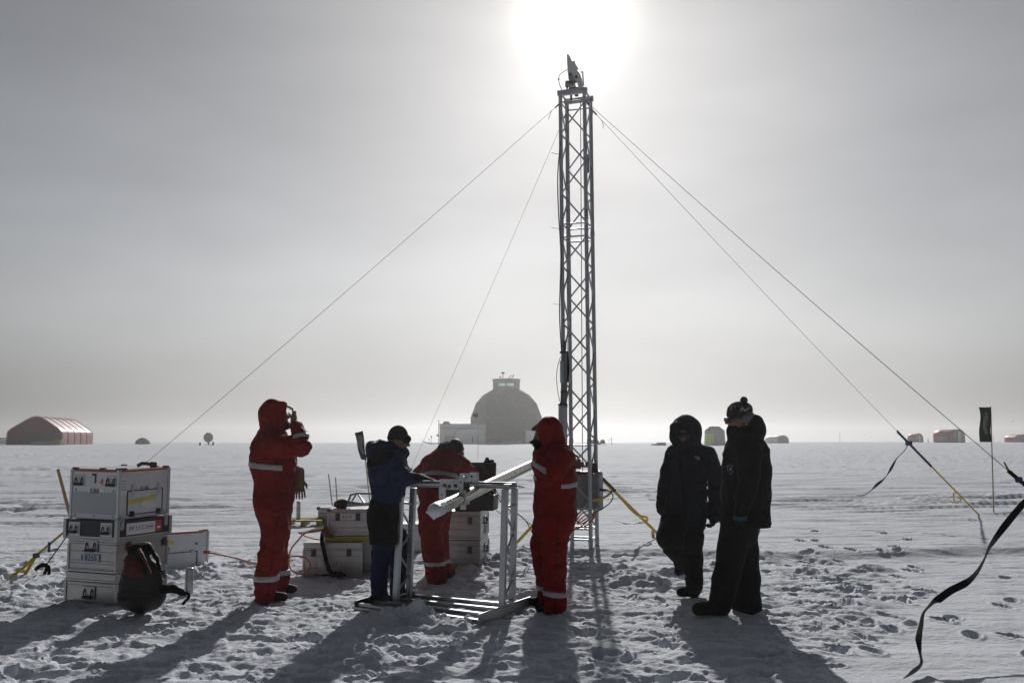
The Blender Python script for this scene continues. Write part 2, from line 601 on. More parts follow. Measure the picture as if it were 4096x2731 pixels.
def build_ground():
    half = R(33)
    tf = np.arange(-half, half + 1e-6, R(0.085))
    tb = np.linspace(half, 2 * math.pi - half, 110)[1:-1]
    th = np.concatenate([tf, tb])                      # clockwise from +Y
    rs = [0.4]
    while rs[-1] < 640:
        r = rs[-1]
        k = 1.05 if r < 5.0 else 1.0030 if r < 16 else 1.0045 if r < 40 else 1.008 if r < 170 else 1.025
        rs.append(r * k)
    rs = np.array(rs)
    RR, TT = np.meshgrid(rs, th, indexing='ij')
    X, Y = RR * np.sin(TT), RR * np.cos(TT)
    H = base_h(X, Y)
    # wind-carved streaks, long across the view
    wx, wy = X + 0.35 * Y, Y - 0.1 * X
    st = fbm(wx * 0.16, wy * 1.15, 11, 4)
    st = np.abs(st - 0.5) * 2
    far = sstep(10, 26, RR)
    H += (0.012 + 0.11 * far) * (0.5 - st) * (1 - 0.6 * sstep(60, 160, RR))
    st2 = fbm(wx * 0.45, wy * 3.2, 23, 3)
    patch = sstep(0.45, 0.62, fbm(X * 0.10, Y * 0.22, 31, 3))
    H += 0.065 * patch * far * (sstep(0.50, 0.62, st2)) * (1 - 0.5 * sstep(60, 160, RR))
    st3 = np.abs(fbm(wx * 0.9 + 4, wy * 5.0, 27, 4) - 0.5) * 2
    H += 0.026 * (0.35 - st3) * sstep(7.5, 13, RR) * (1 - sstep(40, 90, RR))
    # vehicle tracks running across the left background
    for k, (p0, p1) in enumerate((((-14, 19.5), (2, 38)), ((-13, 17.3), (6, 36)), ((-20, 30), (4, 62)), ((-22, 27), (10, 55)))):
        d = np.array([p1[0] - p0[0], p1[1] - p0[1]], float)
        L = np.hypot(*d)
        d /= L
        s = (X - p0[0]) * d[0] + (Y - p0[1]) * d[1]
        q = -(X - p0[0]) * d[1] + (Y - p0[1]) * d[0] + 0.5 * np.sin(s * 0.13 + k)
        m = np.exp(-(q / 0.28) ** 2) * sstep(-4, 3, s) * (1 - sstep(L, L + 8, s))
        H += m * (0.11 * (vnoise(s * 2.0, q * 4.0, 41 + k) - 0.62))
    # trampled work area
    tramp = sstep(15.5, 9.5, Y + 2.2 * (fbm(X * 0.35, Y * 0.35, 55, 3) - 0.5)) * sstep(-9, -6, X) * sstep(0.5, -0.5, X - 1.9 - 0.62 * np.clip(Y - 6.2, -1, 3.4) - 0.9 * (fbm(X * 0.8, Y * 0.8, 57, 3) - 0.5))
    tramp = np.clip(tramp * (0.55 + 0.9 * fbm(X * 0.5, Y * 0.5, 51, 3)), 0, 1)
    n1 = fbm(X * 1.7, Y * 3.0, 61, 3)
    n2 = fbm(X * 6.0, Y * 11.0, 71, 4, 0.6)
    n3 = np.abs(fbm(X * 11, Y * 15, 81, 2) - 0.5) * 2
    plates = sstep(0.46, 0.51, fbm(X * 1.8 + 0.25 * n2, Y * 4.2, 65, 4)) * 0.020 + sstep(0.5, 0.55, fbm(X * 4.5, Y * 9.0, 67, 3)) * 0.014
    rough = 0.040 * (n1 - 0.5) + 0.038 * (n2 - 0.5) + plates - 0.014 * (0.3 - n3) * sstep(0.45, 0.7, n1)
    H += tramp * rough
    near = 1 - sstep(14, 28, RR)
    H += (1 - tramp) * near * (0.022 * (fbm(X * 0.9, Y * 2.4, 91, 3) - 0.5) + 0.010 * (fbm(X * 5, Y * 9, 93, 2) - 0.5))
    H += near * 0.004 * (vnoise(X * 34, Y * 34, 97) - 0.5)

    # individual marks: (x, y) -> rows of the polar grid near that distance
    cols_f = len(tf)

    def local(x, y, rad):
        r = math.hypot(x, y)
        t = math.atan2(x, y)
        i0, i1 = np.searchsorted(rs, (r - rad, r + rad))
        dt = rad / r
        j0 = int(np.clip((t - dt + half) / R(0.085), 0, cols_f - 1))
        j1 = int(np.clip((t + dt + half) / R(0.085) + 2, 0, cols_f))
        sl_ = (slice(i0, i1 + 1), slice(j0, j1))
        return sl_, X[sl_] - x, Y[sl_] - y

    def footprint(x, y, a, depth=0.05, ln=0.30, wd=0.11):
        sl_, dx, dy = local(x, y, 0.35)
        if dx.size == 0:
            return
        u = dx * math.cos(a) + dy * math.sin(a)
        v = -dx * math.sin(a) + dy * math.cos(a)
        e = np.sqrt((u / (ln / 2)) ** 2 + (v / (wd / 2)) ** 2)
        H[sl_] += -depth * (1 - sstep(0.75, 1.05, e)) + 0.22 * depth * np.exp(-((e - 1.2) / 0.16) ** 2)

    def lump(x, y, rad, h, seed):
        sl_, dx, dy = local(x, y, rad * 1.3)
        if dx.size == 0:
            return
        e = np.hypot(dx, dy) / rad
        e = e * (0.75 + 0.5 * vnoise(dx / rad * 1.7 + seed, dy / rad * 1.7 - seed, seed))
        LUMP[sl_] = np.maximum(LUMP[sl_], h * np.clip(1 - e ** 2.2, 0, 1) ** 0.7)

    rg = np.random.default_rng(3)
    LUMP = np.zeros_like(H)
    # footprint trails (picture positions of prints that can be made out)
    for px, py in ((3260, 2130), (3262, 2165), (3205, 2165), (3520, 2132), (3540, 2140), (3632, 2163), (3585, 2190),
                   (3590, 2200), (3405, 2198), (3525, 2200), (3300, 2192), (3660, 2275), (3645, 2285), (3590, 2310),
                   (3400, 2365), (3600, 2405), (3605, 2412), (3700, 2370), (3770, 2485), (3810, 2475), (3890, 2540),
                   (4050, 2545), (3350, 2602), (3490, 2607), (3380, 2500), (3560, 2520), (3470, 2490), (3250, 2230),
                   (2560, 1960), (2590, 1990), (2610, 2010), (2540, 1985), (2630, 1945), (2500, 1930), (2620, 2030),
                   (2380, 1880), (2440, 1895), (2505, 2100), (2560, 2098), (2470, 2090)):
        p = on_ground(px, py)
        footprint(p.x, p.y, 1.57 + rg.uniform(-.5, .5), rg.uniform(.05, .08), rg.uniform(.24, .30), rg.uniform(.11, .14))
    for _ in range(420):
        x, y = rg.uniform(-6, 4.0), rg.uniform(5.6, 12.2)
        if x < 2.1 + .62 * min(y - 6.2, 3.4):
            footprint(x, y, rg.uniform(0, 3.1), rg.uniform(.02, .055), rg.uniform(.22, .32), rg.uniform(.08, .13))
    for _ in range(14):
        x, y = rg.uniform(2.8, 7), rg.uniform(6.5, 11.5)
        footprint(x, y, 1.57 + rg.uniform(-.6, .6), rg.uniform(.04, .07), .27, .12)
    # banks and heaps: behind the frame, round the tower foot, right of the hooded man, by the frame foot
    heaps = [(1930, 2260, .42, .20), (1800, 2270, .30, .14), (2010, 2265, .34, .17), (2085, 2230, .30, .12),
             (1880, 2290, .25, .12), (1975, 2300, .24, .10),
             (1680, 2492, .20, .25), (1640, 2486, .16, .20), (1560, 2490, .24, .14), (1735, 2502, .18, .16), (1790, 2520, .2, .10), (1480, 2500, .22, .06),
             (2560, 2330, .40, .12), (2660, 2310, .30, .10), (2480, 2290, .35, .10), (2620, 2345, .26, .10),
             (2760, 2290, .30, .10), (2850, 2280, .30, .08), (2540, 2260, .30, .06),
             (3300, 2255, .30, .10), (3250, 2290, .25, .10), (3420, 2300, .28, .07), (3500, 2280, .25, .09),
             (20, 2300, .22, .10), (60, 2370, .3, .07), (30, 2400, .3, .08), (850, 2270, .16, .09), (800, 2290, .14, .08),
             (900, 2265, .25, .06), (1000, 2260, .3, .05), (300, 2500, .18, .06), (360, 2505, .2, .06), (420, 2510, .18, .05),
             (620, 2458, .14, .07), (690, 2468, .16, .05), (560, 2480, .2, .05), (490, 2440, .14, .06)]
    for k, (px, py, rad, h) in enumerate(heaps):
        p = on_ground(px, py)
        for q in range(15):
            a, d = rg.uniform(0, 6.28), rad * rg.uniform(0, .75)
            fall = 1 - .6 * d / rad
            lump(p.x + d * math.cos(a), p.y + d * math.sin(a), rad * rg.uniform(.18, .5), h * rg.uniform(.35, .9) * fall, k * 19 + q)
    # clods kicked up all over the work area
    for k in range(1200):
        x, y = rg.uniform(-5.8, 4.0), 5.4 * (12.5 / 5.4) ** rg.uniform()
        if x > 1.9 + .62 * min(y - 6.2, 3.4) + rg.normal(0, .15):
            continue
        w = fbm(np.array([x * .55]), np.array([y * .55]), 51, 3)[0]
        if rg.uniform() > sstep(.32, .62, np.array([w]))[0]:
            continue
        rad = .015 + .042 * rg.uniform() ** 2.6
        lump(x, y, rad, rad * rg.uniform(.25, .6), k)
    for k in range(170):
        px, py = rg.normal(1560, 170), rg.normal(2590, 60)
        p = on_ground(px, min(py, 2725))
        rad = rg.uniform(.02, .07)
        lump(p.x, p.y, rad, rad * rg.uniform(.3, .75), k)

    H += LUMP * (0.40 + 0.85 * n2)
    nr_, nt_ = X.shape
    V = np.empty((nr_ * nt_ + 1, 3), np.float32)
    V[:-1, 0], V[:-1, 1], V[:-1, 2] = X.ravel(), Y.ravel(), H.ravel()
    V[-1] = (0, 0, float(H[0].mean()))
    i, j = np.meshgrid(np.arange(nr_ - 1), np.arange(nt_), indexing='ij')
    j2 = (j + 1) % nt_
    quads = np.stack([i * nt_ + j, (i + 1) * nt_ + j, (i + 1) * nt_ + j2, i * nt_ + j2], -1).reshape(-1, 4)
    jj = np.arange(nt_)
    tris = np.stack([np.full(nt_, nr_ * nt_), jj, (jj + 1) % nt_], -1)
    me = bpy.data.meshes.new('snow_ground')
    nv, nq, nt3 = len(V), len(quads), len(tris)
    me.vertices.add(nv)
    me.vertices.foreach_set('co', V.ravel())
    me.loops.add(nq * 4 + nt3 * 3)
    me.loops.foreach_set('vertex_index', np.concatenate([quads.ravel(), tris.ravel()]).astype(np.int32))
    me.polygons.add(nq + nt3)
    starts = np.concatenate([np.arange(nq) * 4, nq * 4 + np.arange(nt3) * 3]).astype(np.int32)
    me.polygons.foreach_set('loop_start', starts)
    me.polygons.foreach_set('use_smooth', np.ones(nq + nt3, bool))
    me.update(calc_edges=True)
    me.validate()
    return me, (rs, X, Y, H, half)


def snow_material():
    m = bpy.data.materials.new('snow')
    m.use_nodes = True
    nt = m.node_tree
    b = nt.nodes['Principled BSDF']
    b.inputs['Roughness'].default_value = 0.8
    b.inputs['Specular IOR Level'].default_value = 0.04
    tco = nt.nodes.new('ShaderNodeTexCoord')
    n = nt.nodes.new('ShaderNodeTexNoise')
    n.inputs['Scale'].default_value = 0.8
    n.inputs['Detail'].default_value = 6
    nt.links.new(tco.outputs['Object'], n.inputs['Vector'])
    mx = nt.nodes.new('ShaderNodeMix')
    mx.data_type = 'RGBA'
    mx.inputs[6].default_value = (0.725, 0.768, 0.845, 1)
    mx.inputs[7].default_value = (0.815, 0.848, 0.905, 1)
    nt.links.new(n.outputs['Fac'], mx.inputs[0])
    nt.links.new(mx.outputs[2], b.inputs['Base Color'])
    hs = []
    for sc, w in ((16, 1.0), (55, 0.45), (190, 0.16)):
        q = nt.nodes.new('ShaderNodeTexNoise')
        q.inputs['Scale'].default_value = sc
        q.inputs['Detail'].default_value = 3
        nt.links.new(tco.outputs['Object'], q.inputs['Vector'])
        k = nt.nodes.new('ShaderNodeMath')
        k.operation = 'MULTIPLY'
        k.inputs[1].default_value = w
        nt.links.new(q.outputs['Fac'], k.inputs[0])
        hs.append(k.outputs[0])
    s = hs[0]
    for h in hs[1:]:
        k = nt.nodes.new('ShaderNodeMath')
        nt.links.new(s, k.inputs[0])
        nt.links.new(h, k.inputs[1])
        s = k.outputs[0]
    bp = nt.nodes.new('ShaderNodeBump')
    bp.inputs['Strength'].default_value = 0.55
    bp.inputs['Distance'].default_value = 0.02
    nt.links.new(s, bp.inputs['Height'])
    nt.links.new(bp.outputs[0], b.inputs['Normal'])
    return m


M['snow'] = snow_material()
gme, GRID = build_ground()
snow = link_mesh('snow_ground', gme, M['snow'])
tag(snow, 'trampled snow field lit from behind', None, kind='structure')


def zs(x, y):
    """actual height of the snow surface at x, y"""
    rs, X, Y, H, half = GRID
    i = int(np.clip(np.searchsorted(rs, math.hypot(x, y)), 0, len(rs) - 1))
    j = int(round((math.atan2(x, y) + half) / R(0.085)))
    return float(H[i, min(max(j, 0), H.shape[1] - 1)])


# ------------------------------------------------------------------ haze
hz = MB()
hz.box((0, 290, 5.5), (1400, 1400, 20.0))
ho = hz.build('haze', None)
tag(ho, 'thin ice fog over the snow field', None, kind='stuff')
hm = bpy.data.materials.new('ice_fog')
hm.use_nodes = True
hm.node_tree.nodes.clear()
pv = hm.node_tree.nodes.new('ShaderNodeVolumePrincipled')
pv.inputs['Color'].default_value = (0.965, 0.975, 0.99, 1)
pv.inputs['Density'].default_value = 0.0010
pv.inputs['Anisotropy'].default_value = 0.72
mo = hm.node_tree.nodes.new('ShaderNodeOutputMaterial')
hm.node_tree.links.new(pv.outputs[0], mo.inputs['Volume'])
ho.data.materials.append(hm)


# ------------------------------------------------------------------ soft bodies: rounded solids blended into one surface
class Sdf:
    """a distance grid; solids are blended in one after another, then turned into one continuous surface"""

    def __init__(self, lo, hi, res):
        lo, hi = np.minimum(lo, hi), np.maximum(lo, hi)
        self.lo = np.array(lo, float) - 0.05
        hi = np.array(hi, float) + 0.05
        self.res = res
        self.n = np.ceil((np.array(hi, float) + 4 * res - self.lo) / res).astype(int) + 1
        self.d = np.full(self.n, 0.5, np.float32)
        self.ax = [(self.lo[i] + np.arange(self.n[i]) * res).astype(np.float32) for i in range(3)]

    def block(self, lo, hi):
        i0 = np.clip(np.floor((np.array(lo) - self.lo) / self.res).astype(int), 0, self.n - 1)
        i1 = np.clip(np.ceil((np.array(hi) - self.lo) / self.res).astype(int) + 1, 1, self.n)
        sl_ = tuple(slice(a, b) for a, b in zip(i0, i1))
        g = np.meshgrid(*[self.ax[i][sl_[i]] for i in range(3)], indexing='ij', sparse=True)
        return sl_, g

    def blend(self, sl_, d, k, mode='add'):
        a = self.d[sl_]
        if mode == 'add':
            h = np.clip(0.5 + 0.5 * (a - d) / k, 0, 1) if k > 0 else (a > d).astype(np.float32)
            self.d[sl_] = a * (1 - h) + d * h - k * h * (1 - h)
        else:                                            # cut
            h = np.clip(0.5 - 0.5 * (a + d) / k, 0, 1) if k > 0 else (a < -d).astype(np.float32)
            self.d[sl_] = a * (1 - h) - d * h + k * h * (1 - h)

    def cone(self, a, b, r1, r2, k=0.03, mode='add', flat=None):
        """tapered rounded limb from a to b; flat = (direction, factor) squeezes it along a direction"""
        a, b = np.array(a, float), np.array(b, float)
        m = max(r1, r2) * (max(1, flat[1]) if flat else 1) + 2 * k + 0.02
        sl_, g = self.block(np.minimum(a, b) - m, np.maximum(a, b) + m)
        ab = b - a
        L2 = max(float(ab @ ab), 1e-9)
        pa = [g[i] - a[i] for i in range(3)]
        t = np.clip((pa[0] * ab[0] + pa[1] * ab[1] + pa[2] * ab[2]) / L2, 0, 1)
        q = [pa[i] - t * ab[i] for i in range(3)]
        f = 1.0
        if flat:
            u = np.array(flat[0], float)
            u = u / np.linalg.norm(u)
            f = flat[1]
            du = q[0] * u[0] + q[1] * u[1] + q[2] * u[2]
            q = [q[i] + du * u[i] * (1 / f - 1) for i in range(3)]
        d = np.sqrt(q[0] ** 2 + q[1] ** 2 + q[2] ** 2) - (r1 + (r2 - r1) * t)
        self.blend(sl_, (d * min(1.0, f)).astype(np.float32), k, mode)
        return self

    def ell(self, c, rad, k=0.03, mode='add', rot=None):
        c, rad = np.array(c, float), np.array(rad, float)
        m = rad.max() + 2 * k + 0.02
        sl_, g = self.block(c - m, c + m)
        p = [g[i] - c[i] for i in range(3)]
        if rot is not None:
            r = np.array(rot)
            p = [p[0] * r[0][i] + p[1] * r[1][i] + p[2] * r[2][i] for i in range(3)]
        k0 = np.sqrt(sum((p[i] / rad[i]) ** 2 for i in range(3)))
        k1 = np.sqrt(sum((p[i] / rad[i] ** 2) ** 2 for i in range(3))) + 1e-6
        d = k0 * (k0 - 1) / k1
        self.blend(sl_, d.astype(np.float32), k, mode)
        return self

    def plane_cut(self, p, nrm, k=0.004):
        """removes everything on the side nrm points to"""
        nrm = np.array(nrm, float) / np.linalg.norm(nrm)
        p = np.array(p, float)
        g = np.meshgrid(*self.ax, indexing='ij', sparse=True)
        d = (g[0] - p[0]) * nrm[0] + (g[1] - p[1]) * nrm[1] + (g[2] - p[2]) * nrm[2]
        self.d = np.maximum(self.d, d.astype(np.float32))
        return self

    def wrinkle(self, amp, freq, seed=0, stretch=(1, 1, 1.6)):
        g = np.meshgrid(*self.ax, indexing='ij')
        n = n3(g[0] * freq * stretch[0], g[1] * freq * stretch[1], g[2] * freq * stretch[2], seed)
        n += 0.5 * n3(g[0] * freq * 2.1 * stretch[0], g[1] * freq * 2.1, g[2] * freq * 2.3 * stretch[2], seed + 5)
        fold = np.abs(n - 0.75) * 2
        self.d += (amp * (0.55 - fold)).astype(np.float32) * -1
        return self

    def copy(self):
        o = Sdf.__new__(Sdf)
        o.lo, o.res, o.n, o.ax = self.lo, self.res, self.n, self.ax
        o.d = self.d.copy()
        return o

    def mesh(self, name):
        d = self.d.copy()
        d[0], d[-1], d[:, 0], d[:, -1], d[:, :, 0], d[:, :, -1] = .1, .1, .1, .1, .1, .1
        ins = d < 0
        c = np.zeros(tuple(np.array(d.shape) - 1), np.int8)
        offs = [(i, j, k) for i in (0, 1) for j in (0, 1) for k in (0, 1)]
        S = c.shape
        for o in offs:
            c += ins[o[0]:o[0] + S[0], o[1]:o[1] + S[1], o[2]:o[2] + S[2]]
        act = (c > 0) & (c < 8)
        idx = np.full(S, -1, np.int64)
        ii = np.argwhere(act)
        idx[act] = np.arange(len(ii))
        acc = np.zeros((len(ii), 3))
        cnt = np.zeros(len(ii))
        for a in offs:
            for ax in range(3):
                if a[ax]:
                    continue
                b = list(a)
                b[ax] = 1
                da = d[ii[:, 0] + a[0], ii[:, 1] + a[1], ii[:, 2] + a[2]]
                db = d[ii[:, 0] + b[0], ii[:, 1] + b[1], ii[:, 2] + b[2]]
                x = (da < 0) != (db < 0)
                t = np.where(x, da / np.where(x, da - db, 1), 0)
                p = np.tile(np.array(a, float), (len(ii), 1))
                p[:, ax] = t
                acc += p * x[:, None]
                cnt += x
        vs = (ii + acc / cnt[:, None]) * self.res + self.lo
        faces = []
        for ax in range(3):
            sh = [slice(None)] * 3
            A = [slice(0, -1) if q == ax else slice(1, -1) for q in range(3)]
            B = [slice(1, None) if q == ax else slice(1, -1) for q in range(3)]
            x = ins[tuple(A)] != ins[tuple(B)]
            e = np.argwhere(x)
            e[:, [q for q in range(3) if q != ax]] += 1
            neg = ins[e[:, 0], e[:, 1], e[:, 2]]
            u, v = (ax + 1) % 3, (ax + 2) % 3
            quad = []
            for du, dv in ((0, 0), (1, 0), (1, 1), (0, 1)):
                q = e.copy()
                q[:, u] -= du
                q[:, v] -= dv
                quad.append(idx[q[:, 0], q[:, 1], q[:, 2]])
            quad = np.stack(quad, 1)
            quad[~neg] = quad[~neg][:, ::-1]
            faces.append(quad)
        F = np.concatenate(faces)
        F = F[(F >= 0).all(1)]
        me = bpy.data.meshes.new(name)
        me.vertices.add(len(vs))
        me.vertices.foreach_set('co', vs.astype(np.float32).ravel())
        me.loops.add(len(F) * 4)
        me.loops.foreach_set('vertex_index', F.ravel().astype(np.int32))
        me.polygons.add(len(F))
        me.polygons.foreach_set('loop_start', (np.arange(len(F)) * 4).astype(np.int32))
        me.polygons.foreach_set('use_smooth', np.ones(len(F), bool))
        me.update(calc_edges=True)
        return me

    def build(self, name, m, parent, world=True):
        return link_mesh(name, self.mesh(name), m, parent, world)


def hash3(ix, iy, iz, seed):
    h = (ix * 374761393 + iy * 668265263 + iz * 2147483647 + seed * 1442695041) & 0xFFFFFFFF
    h = ((h ^ (h >> 13)) * 1274126177) & 0xFFFFFFFF
    h = h ^ (h >> 16)
    return (h & 0xFFFF).astype(np.float32) / 65535.0


def n3(x, y, z, seed):
    ix, iy, iz = (np.floor(v).astype(np.int64) for v in (x, y, z))
    f = [(v - np.floor(v)) for v in (x, y, z)]
    f = [t * t * (3 - 2 * t) for t in f]
    out = 0
    for a in (0, 1):
        for b in (0, 1):
            for c in (0, 1):
                w = (f[0] if a else 1 - f[0]) * (f[1] if b else 1 - f[1]) * (f[2] if c else 1 - f[2])
                out = out + w * hash3(ix + a, iy + b, iz + c, seed)
    return out


class Fig:
    """places a figure's joints from picture positions at a given depth"""

    def __init__(self, Y, ox, oy, sc):
        self.Y, self.ox, self.oy, self.sc = Y, ox, oy, sc
        self.m = Y / FPX / sc                             # metres per zoomed pixel

    def j(self, x, y, dy=0.0):
        return np.array(P(self.ox + x / self.sc, self.oy + y / self.sc, self.Y + dy))

    def r(self, px):
        return px * self.m

    def limb(self, s, pts, k=0.03, flat=None, mode='add'):
        """pts = [(x, y, dy, radius_px), ...]"""
        for a, b in zip(pts[:-1], pts[1:]):
            s.cone(self.j(*a[:3]), self.j(*b[:3]), self.r(a[3]), self.r(b[3]), k, mode, flat)
        return s


def band(src, name, m, parent, p, nrm, width, lift=0.005, keep=()):
    """a strip of tape hugging the surface of src between two parallel planes"""
    b = src.copy()
    b.d -= lift
    nrm = np.array(nrm, float) / np.linalg.norm(nrm)
    p = np.array(p, float)
    b.plane_cut(p + nrm * width / 2, nrm)
    b.plane_cut(p - nrm * width / 2, -nrm)
    for q, n in keep:
        b.plane_cut(q, n)
    return b.build(name, m, parent)


def hand(s, wrist, palm_dir, across, scale=1.0, curl=0.5, thumb_side=1, k=0.008, bulk=1.0, spread=0.0):
    """a palm, four fingers of different lengths bent at their knuckles, and a thumb from the side of the palm"""
    w = np.array(wrist, float)
    d = np.array(palm_dir, float)
    d /= np.linalg.norm(d)
    a = np.array(across, float)
    a -= d * (a @ d)
    a /= np.linalg.norm(a)
    n = np.cross(a, d)                                    # fingers curl towards n
    L = 0.095 * scale
    kn = w + d * L
    s.cone(w, w + d * L * 0.45, 0.026 * scale * bulk, 0.030 * scale * bulk, 0.012)
    s.cone(w + d * L * .35 + a * .014 * scale, kn + a * .02 * scale, 0.020 * scale * bulk, 0.016 * scale * bulk, 0.012)
    s.cone(w + d * L * .35 - a * .014 * scale, kn - a * .02 * scale, 0.020 * scale * bulk, 0.016 * scale * bulk, 0.012)
    for q, (off, ln) in enumerate(((0.031, .075), (0.0105, .086), (-.0105, .080), (-.031, .062))):
        p0 = kn + a * off * scale
        ang = curl * (0.75 + 0.12 * q)
        r = 0.0092 * scale * bulk
        dirn = d + a * spread * off * 12
        for seg, fr in enumerate((0.44, 0.32, 0.24)):
            dd = dirn * math.cos(ang) + n * math.sin(ang)
            dd /= np.linalg.norm(dd)
            p1 = p0 + dd * ln * fr * scale
            s.cone(p0, p1, r, r * 0.92, k * 0.5)
            p0, r = p1, r * 0.92
            ang += curl * 0.85
    t0 = w + d * L * 0.28 + a * thumb_side * 0.028 * scale
    td = d * 0.62 + a * thumb_side * 0.62 + n * 0.45
    td /= np.linalg.norm(td)
    t1 = t0 + td * 0.038 * scale
    s.cone(t0, t1, 0.015 * scale * bulk, 0.0115 * scale * bulk, 0.010)
    td2 = d * 0.85 + a * thumb_side * 0.2 + n * 0.55
    td2 /= np.linalg.norm(td2)
    s.cone(t1, t1 + td2 * 0.034 * scale, 0.0115 * scale * bulk, 0.0095 * scale * bulk, 0.006)


def head(s, c, face, up=(0, 0, 1), sc=1.0):
    """skull, jaw, brow, nose, lips, eye sockets and ears; c = centre of the head, face = viewing direction"""
    c = np.array(c, float)
    f = np.array(face, float)
    u = np.array(up, float)
    u /= np.linalg.norm(u)
    f -= u * (f @ u)
    f /= np.linalg.norm(f)
    a = np.cross(f, u)

    def q(x, y, z):                                       # across, forward, up
        return c + (a * x + f * y + u * z) * sc
    rot = np.stack([a, f, u], 1)
    s.ell(q(0, -.012, .028), np.array((.074, .096, .092)) * sc, 0.02, rot=rot)
    s.ell(q(0, .022, -.045), np.array((.058, .066, .074)) * sc, 0.03, rot=rot)
    s.cone(q(0, .06, -.095), q(0, .068, -.09), .024 * sc, .022 * sc, 0.03)
    s.cone(q(-.034, .074, .022), q(.034, .074, .022), .016 * sc, .016 * sc, 0.02)
    s.cone(q(0, .088, .012), q(0, .108, -.024), .010 * sc, .0145 * sc, 0.012)
    s.cone(q(-.010, .094, -.028), q(.010, .094, -.028), .0095 * sc, .0095 * sc, 0.008)
    for e in (-1, 1):
        s.ell(q(e * .031, .088, .002), np.array((.016, .014, .011)) * sc, 0.008, mode='cut', rot=rot)
        s.ell(q(e * .031, .072, .002), np.array((.0125, .0125, .0125)) * sc, 0.002, rot=rot)
        s.ell(q(e * .045, .062, -.028), np.array((.02, .022, .02)) * sc, 0.02, rot=rot)
        s.ell(q(e * .078, -.012, -.012), np.array((.010, .020, .031)) * sc, 0.008, rot=rot)
    s.cone(q(-.019, .083, -.055), q(.019, .083, -.055), .0085 * sc, .0085 * sc, 0.006)
    s.cone(q(-.016, .081, -.068), q(.016, .081, -.068), .0095 * sc, .0095 * sc, 0.006)
    return q


# ------------------------------------------------------------------ people
def bounds(f, x0, y0, x1, y1, depth):
    a, b = f.j(x0, y1), f.j(x1, y0)
    lo, hi = np.minimum(a, b), np.maximum(a, b)
    lo[1], hi[1] = f.Y - depth, f.Y + depth
    lo[2] = min(lo[2], -0.06)
    return lo, hi


def shrink(pts, f=0.62):
    return [(x, y, d, r * f) for x, y, d, r in pts]


def boot(f, s, heel, toe, ankle, rh, rt, ra):
    """one boot: shaft, heel, toe box and a flat sole"""
    s.cone(f.j(*ankle), f.j(*heel), f.r(ra), f.r(rh), 0.02)
    s.cone(f.j(*heel), f.j(*toe), f.r(rh), f.r(rt), 0.03)
    return s


def sole_cut(s, z):
    s.plane_cut((0, 0, z), (0, 0, -1))


# -- 1: red coverall, hand raised against the sun -----------------------------------------------------------
f = Fig(8.80, 900, 1550, 1.7425)
foot = f.j(300, 1480, -.05)
w1 = thing('person', 'person in red hooded coverall shading the eyes with a raised hand', 'person', (foot[0], f.Y, 0))
lo, hi = bounds(f, 120, 60, 640, 1500, .62)
torso = [(328, 330, 0, 88), (328, 430, 0, 138), (338, 530, 0, 146), (345, 640, 0, 122), (342, 760, 0, 128), (340, 820, 0, 122)]
leg_n = [(325, 830, -.09, 112), (352, 990, -.09, 84), (318, 1170, -.07, 80), (288, 1330, -.06, 71), (280, 1452, -.05, 72)]
leg_f = [(360, 830, .10, 108), (368, 990, .17, 78), (368, 1170, .26, 66), (382, 1310, .33, 60), (388, 1395, .36, 60)]
arm_n = [(350, 395, -.19, 80), (440, 410, -.25, 66), (538, 415, -.26, 57)]
fore_n = [(538, 415, -.26, 56), (520, 345, -.21, 50), (497, 272, -.15, 40)]
arm_f = [(340, 395, .19, 76), (385, 520, .27, 60), (395, 560, .27, 56), (452, 588, .16, 42)]
body = Sdf(lo, hi, .0085)
hq = head(body, f.j(366, 207, 0), (.93, -.16, .24), (-.22, .03, .97))
body.cone(f.j(352, 270), f.j(335, 345), .060, .075, .03)
for pts in (torso, leg_n, leg_f, arm_n, arm_f):
    f.limb(body, shrink(pts), .04)
f.limb(body, [(538, 415, -.26, 34), (500, 300, -.16, 27), (478, 240, -.13, 22)], .02)
hand(body, f.j(478, 240, -.13), (.03, 0, 1), (0, -1, 0), 1.0, .62, 1)
hand(body, f.j(452, 588, .16), (.8, -.55, -.1), (0, 0, 1), 1.0, 1.25, 1)
body.build('body', M['skin'], w1)
beard = Sdf(f.j(380, 330, .2) - .05, f.j(470, 190, -.2) + .08, .008)
beard.d[:] = .5
beard.ell(hq(0, .045, -.085), (.060, .058, .050), .02)
beard.cone(hq(-.03, .078, -.10), hq(.03, .078, -.10), .026, .026, .02)
beard.build('beard', M['beard'], w1)
suit = Sdf(lo, hi, .0115)
f.limb(suit, torso, .05, ((0, 1, 0), 1.12))
suit.cone(f.j(330, 390, -.15), f.j(330, 390, .15), f.r(72), f.r(72), .05)
for pts in (leg_n, leg_f):
    f.limb(suit, pts, .035)
for pts in (arm_n, fore_n, arm_f):
    f.limb(suit, pts, .03)
suit.wrinkle(.020, 8.5, 3)
suit.build('coverall', M['red'], w1)
hood = Sdf(f.j(200, 360, 0) - np.array((.05, .3, .02)), f.j(470, 60, 0) + np.array((.05, .3, .05)), .0095)
hood.ell(f.j(326, 185), (f.r(92), .150, f.r(99)), .02)
hood.cone(f.j(330, 132, -.06), f.j(330, 132, .06), f.r(48), f.r(48), .03)
for dy in (-.085, 0, .085):
    hood.cone(f.j(320, 125, dy), f.j(408, 122, dy), f.r(38), f.r(21), .03)
    hood.cone(f.j(400, 124, dy * 1.25), f.j(396, 262, dy * 1.1), f.r(26), f.r(24), .03) if dy else None
hood.cone(f.j(330, 262), f.j(332, 318), f.r(86), f.r(84), .03)
hood.ell(f.j(470, 205), (f.r(58), .088, f.r(78)), .02, mode='cut')
hood.wrinkle(.006, 9, 9)
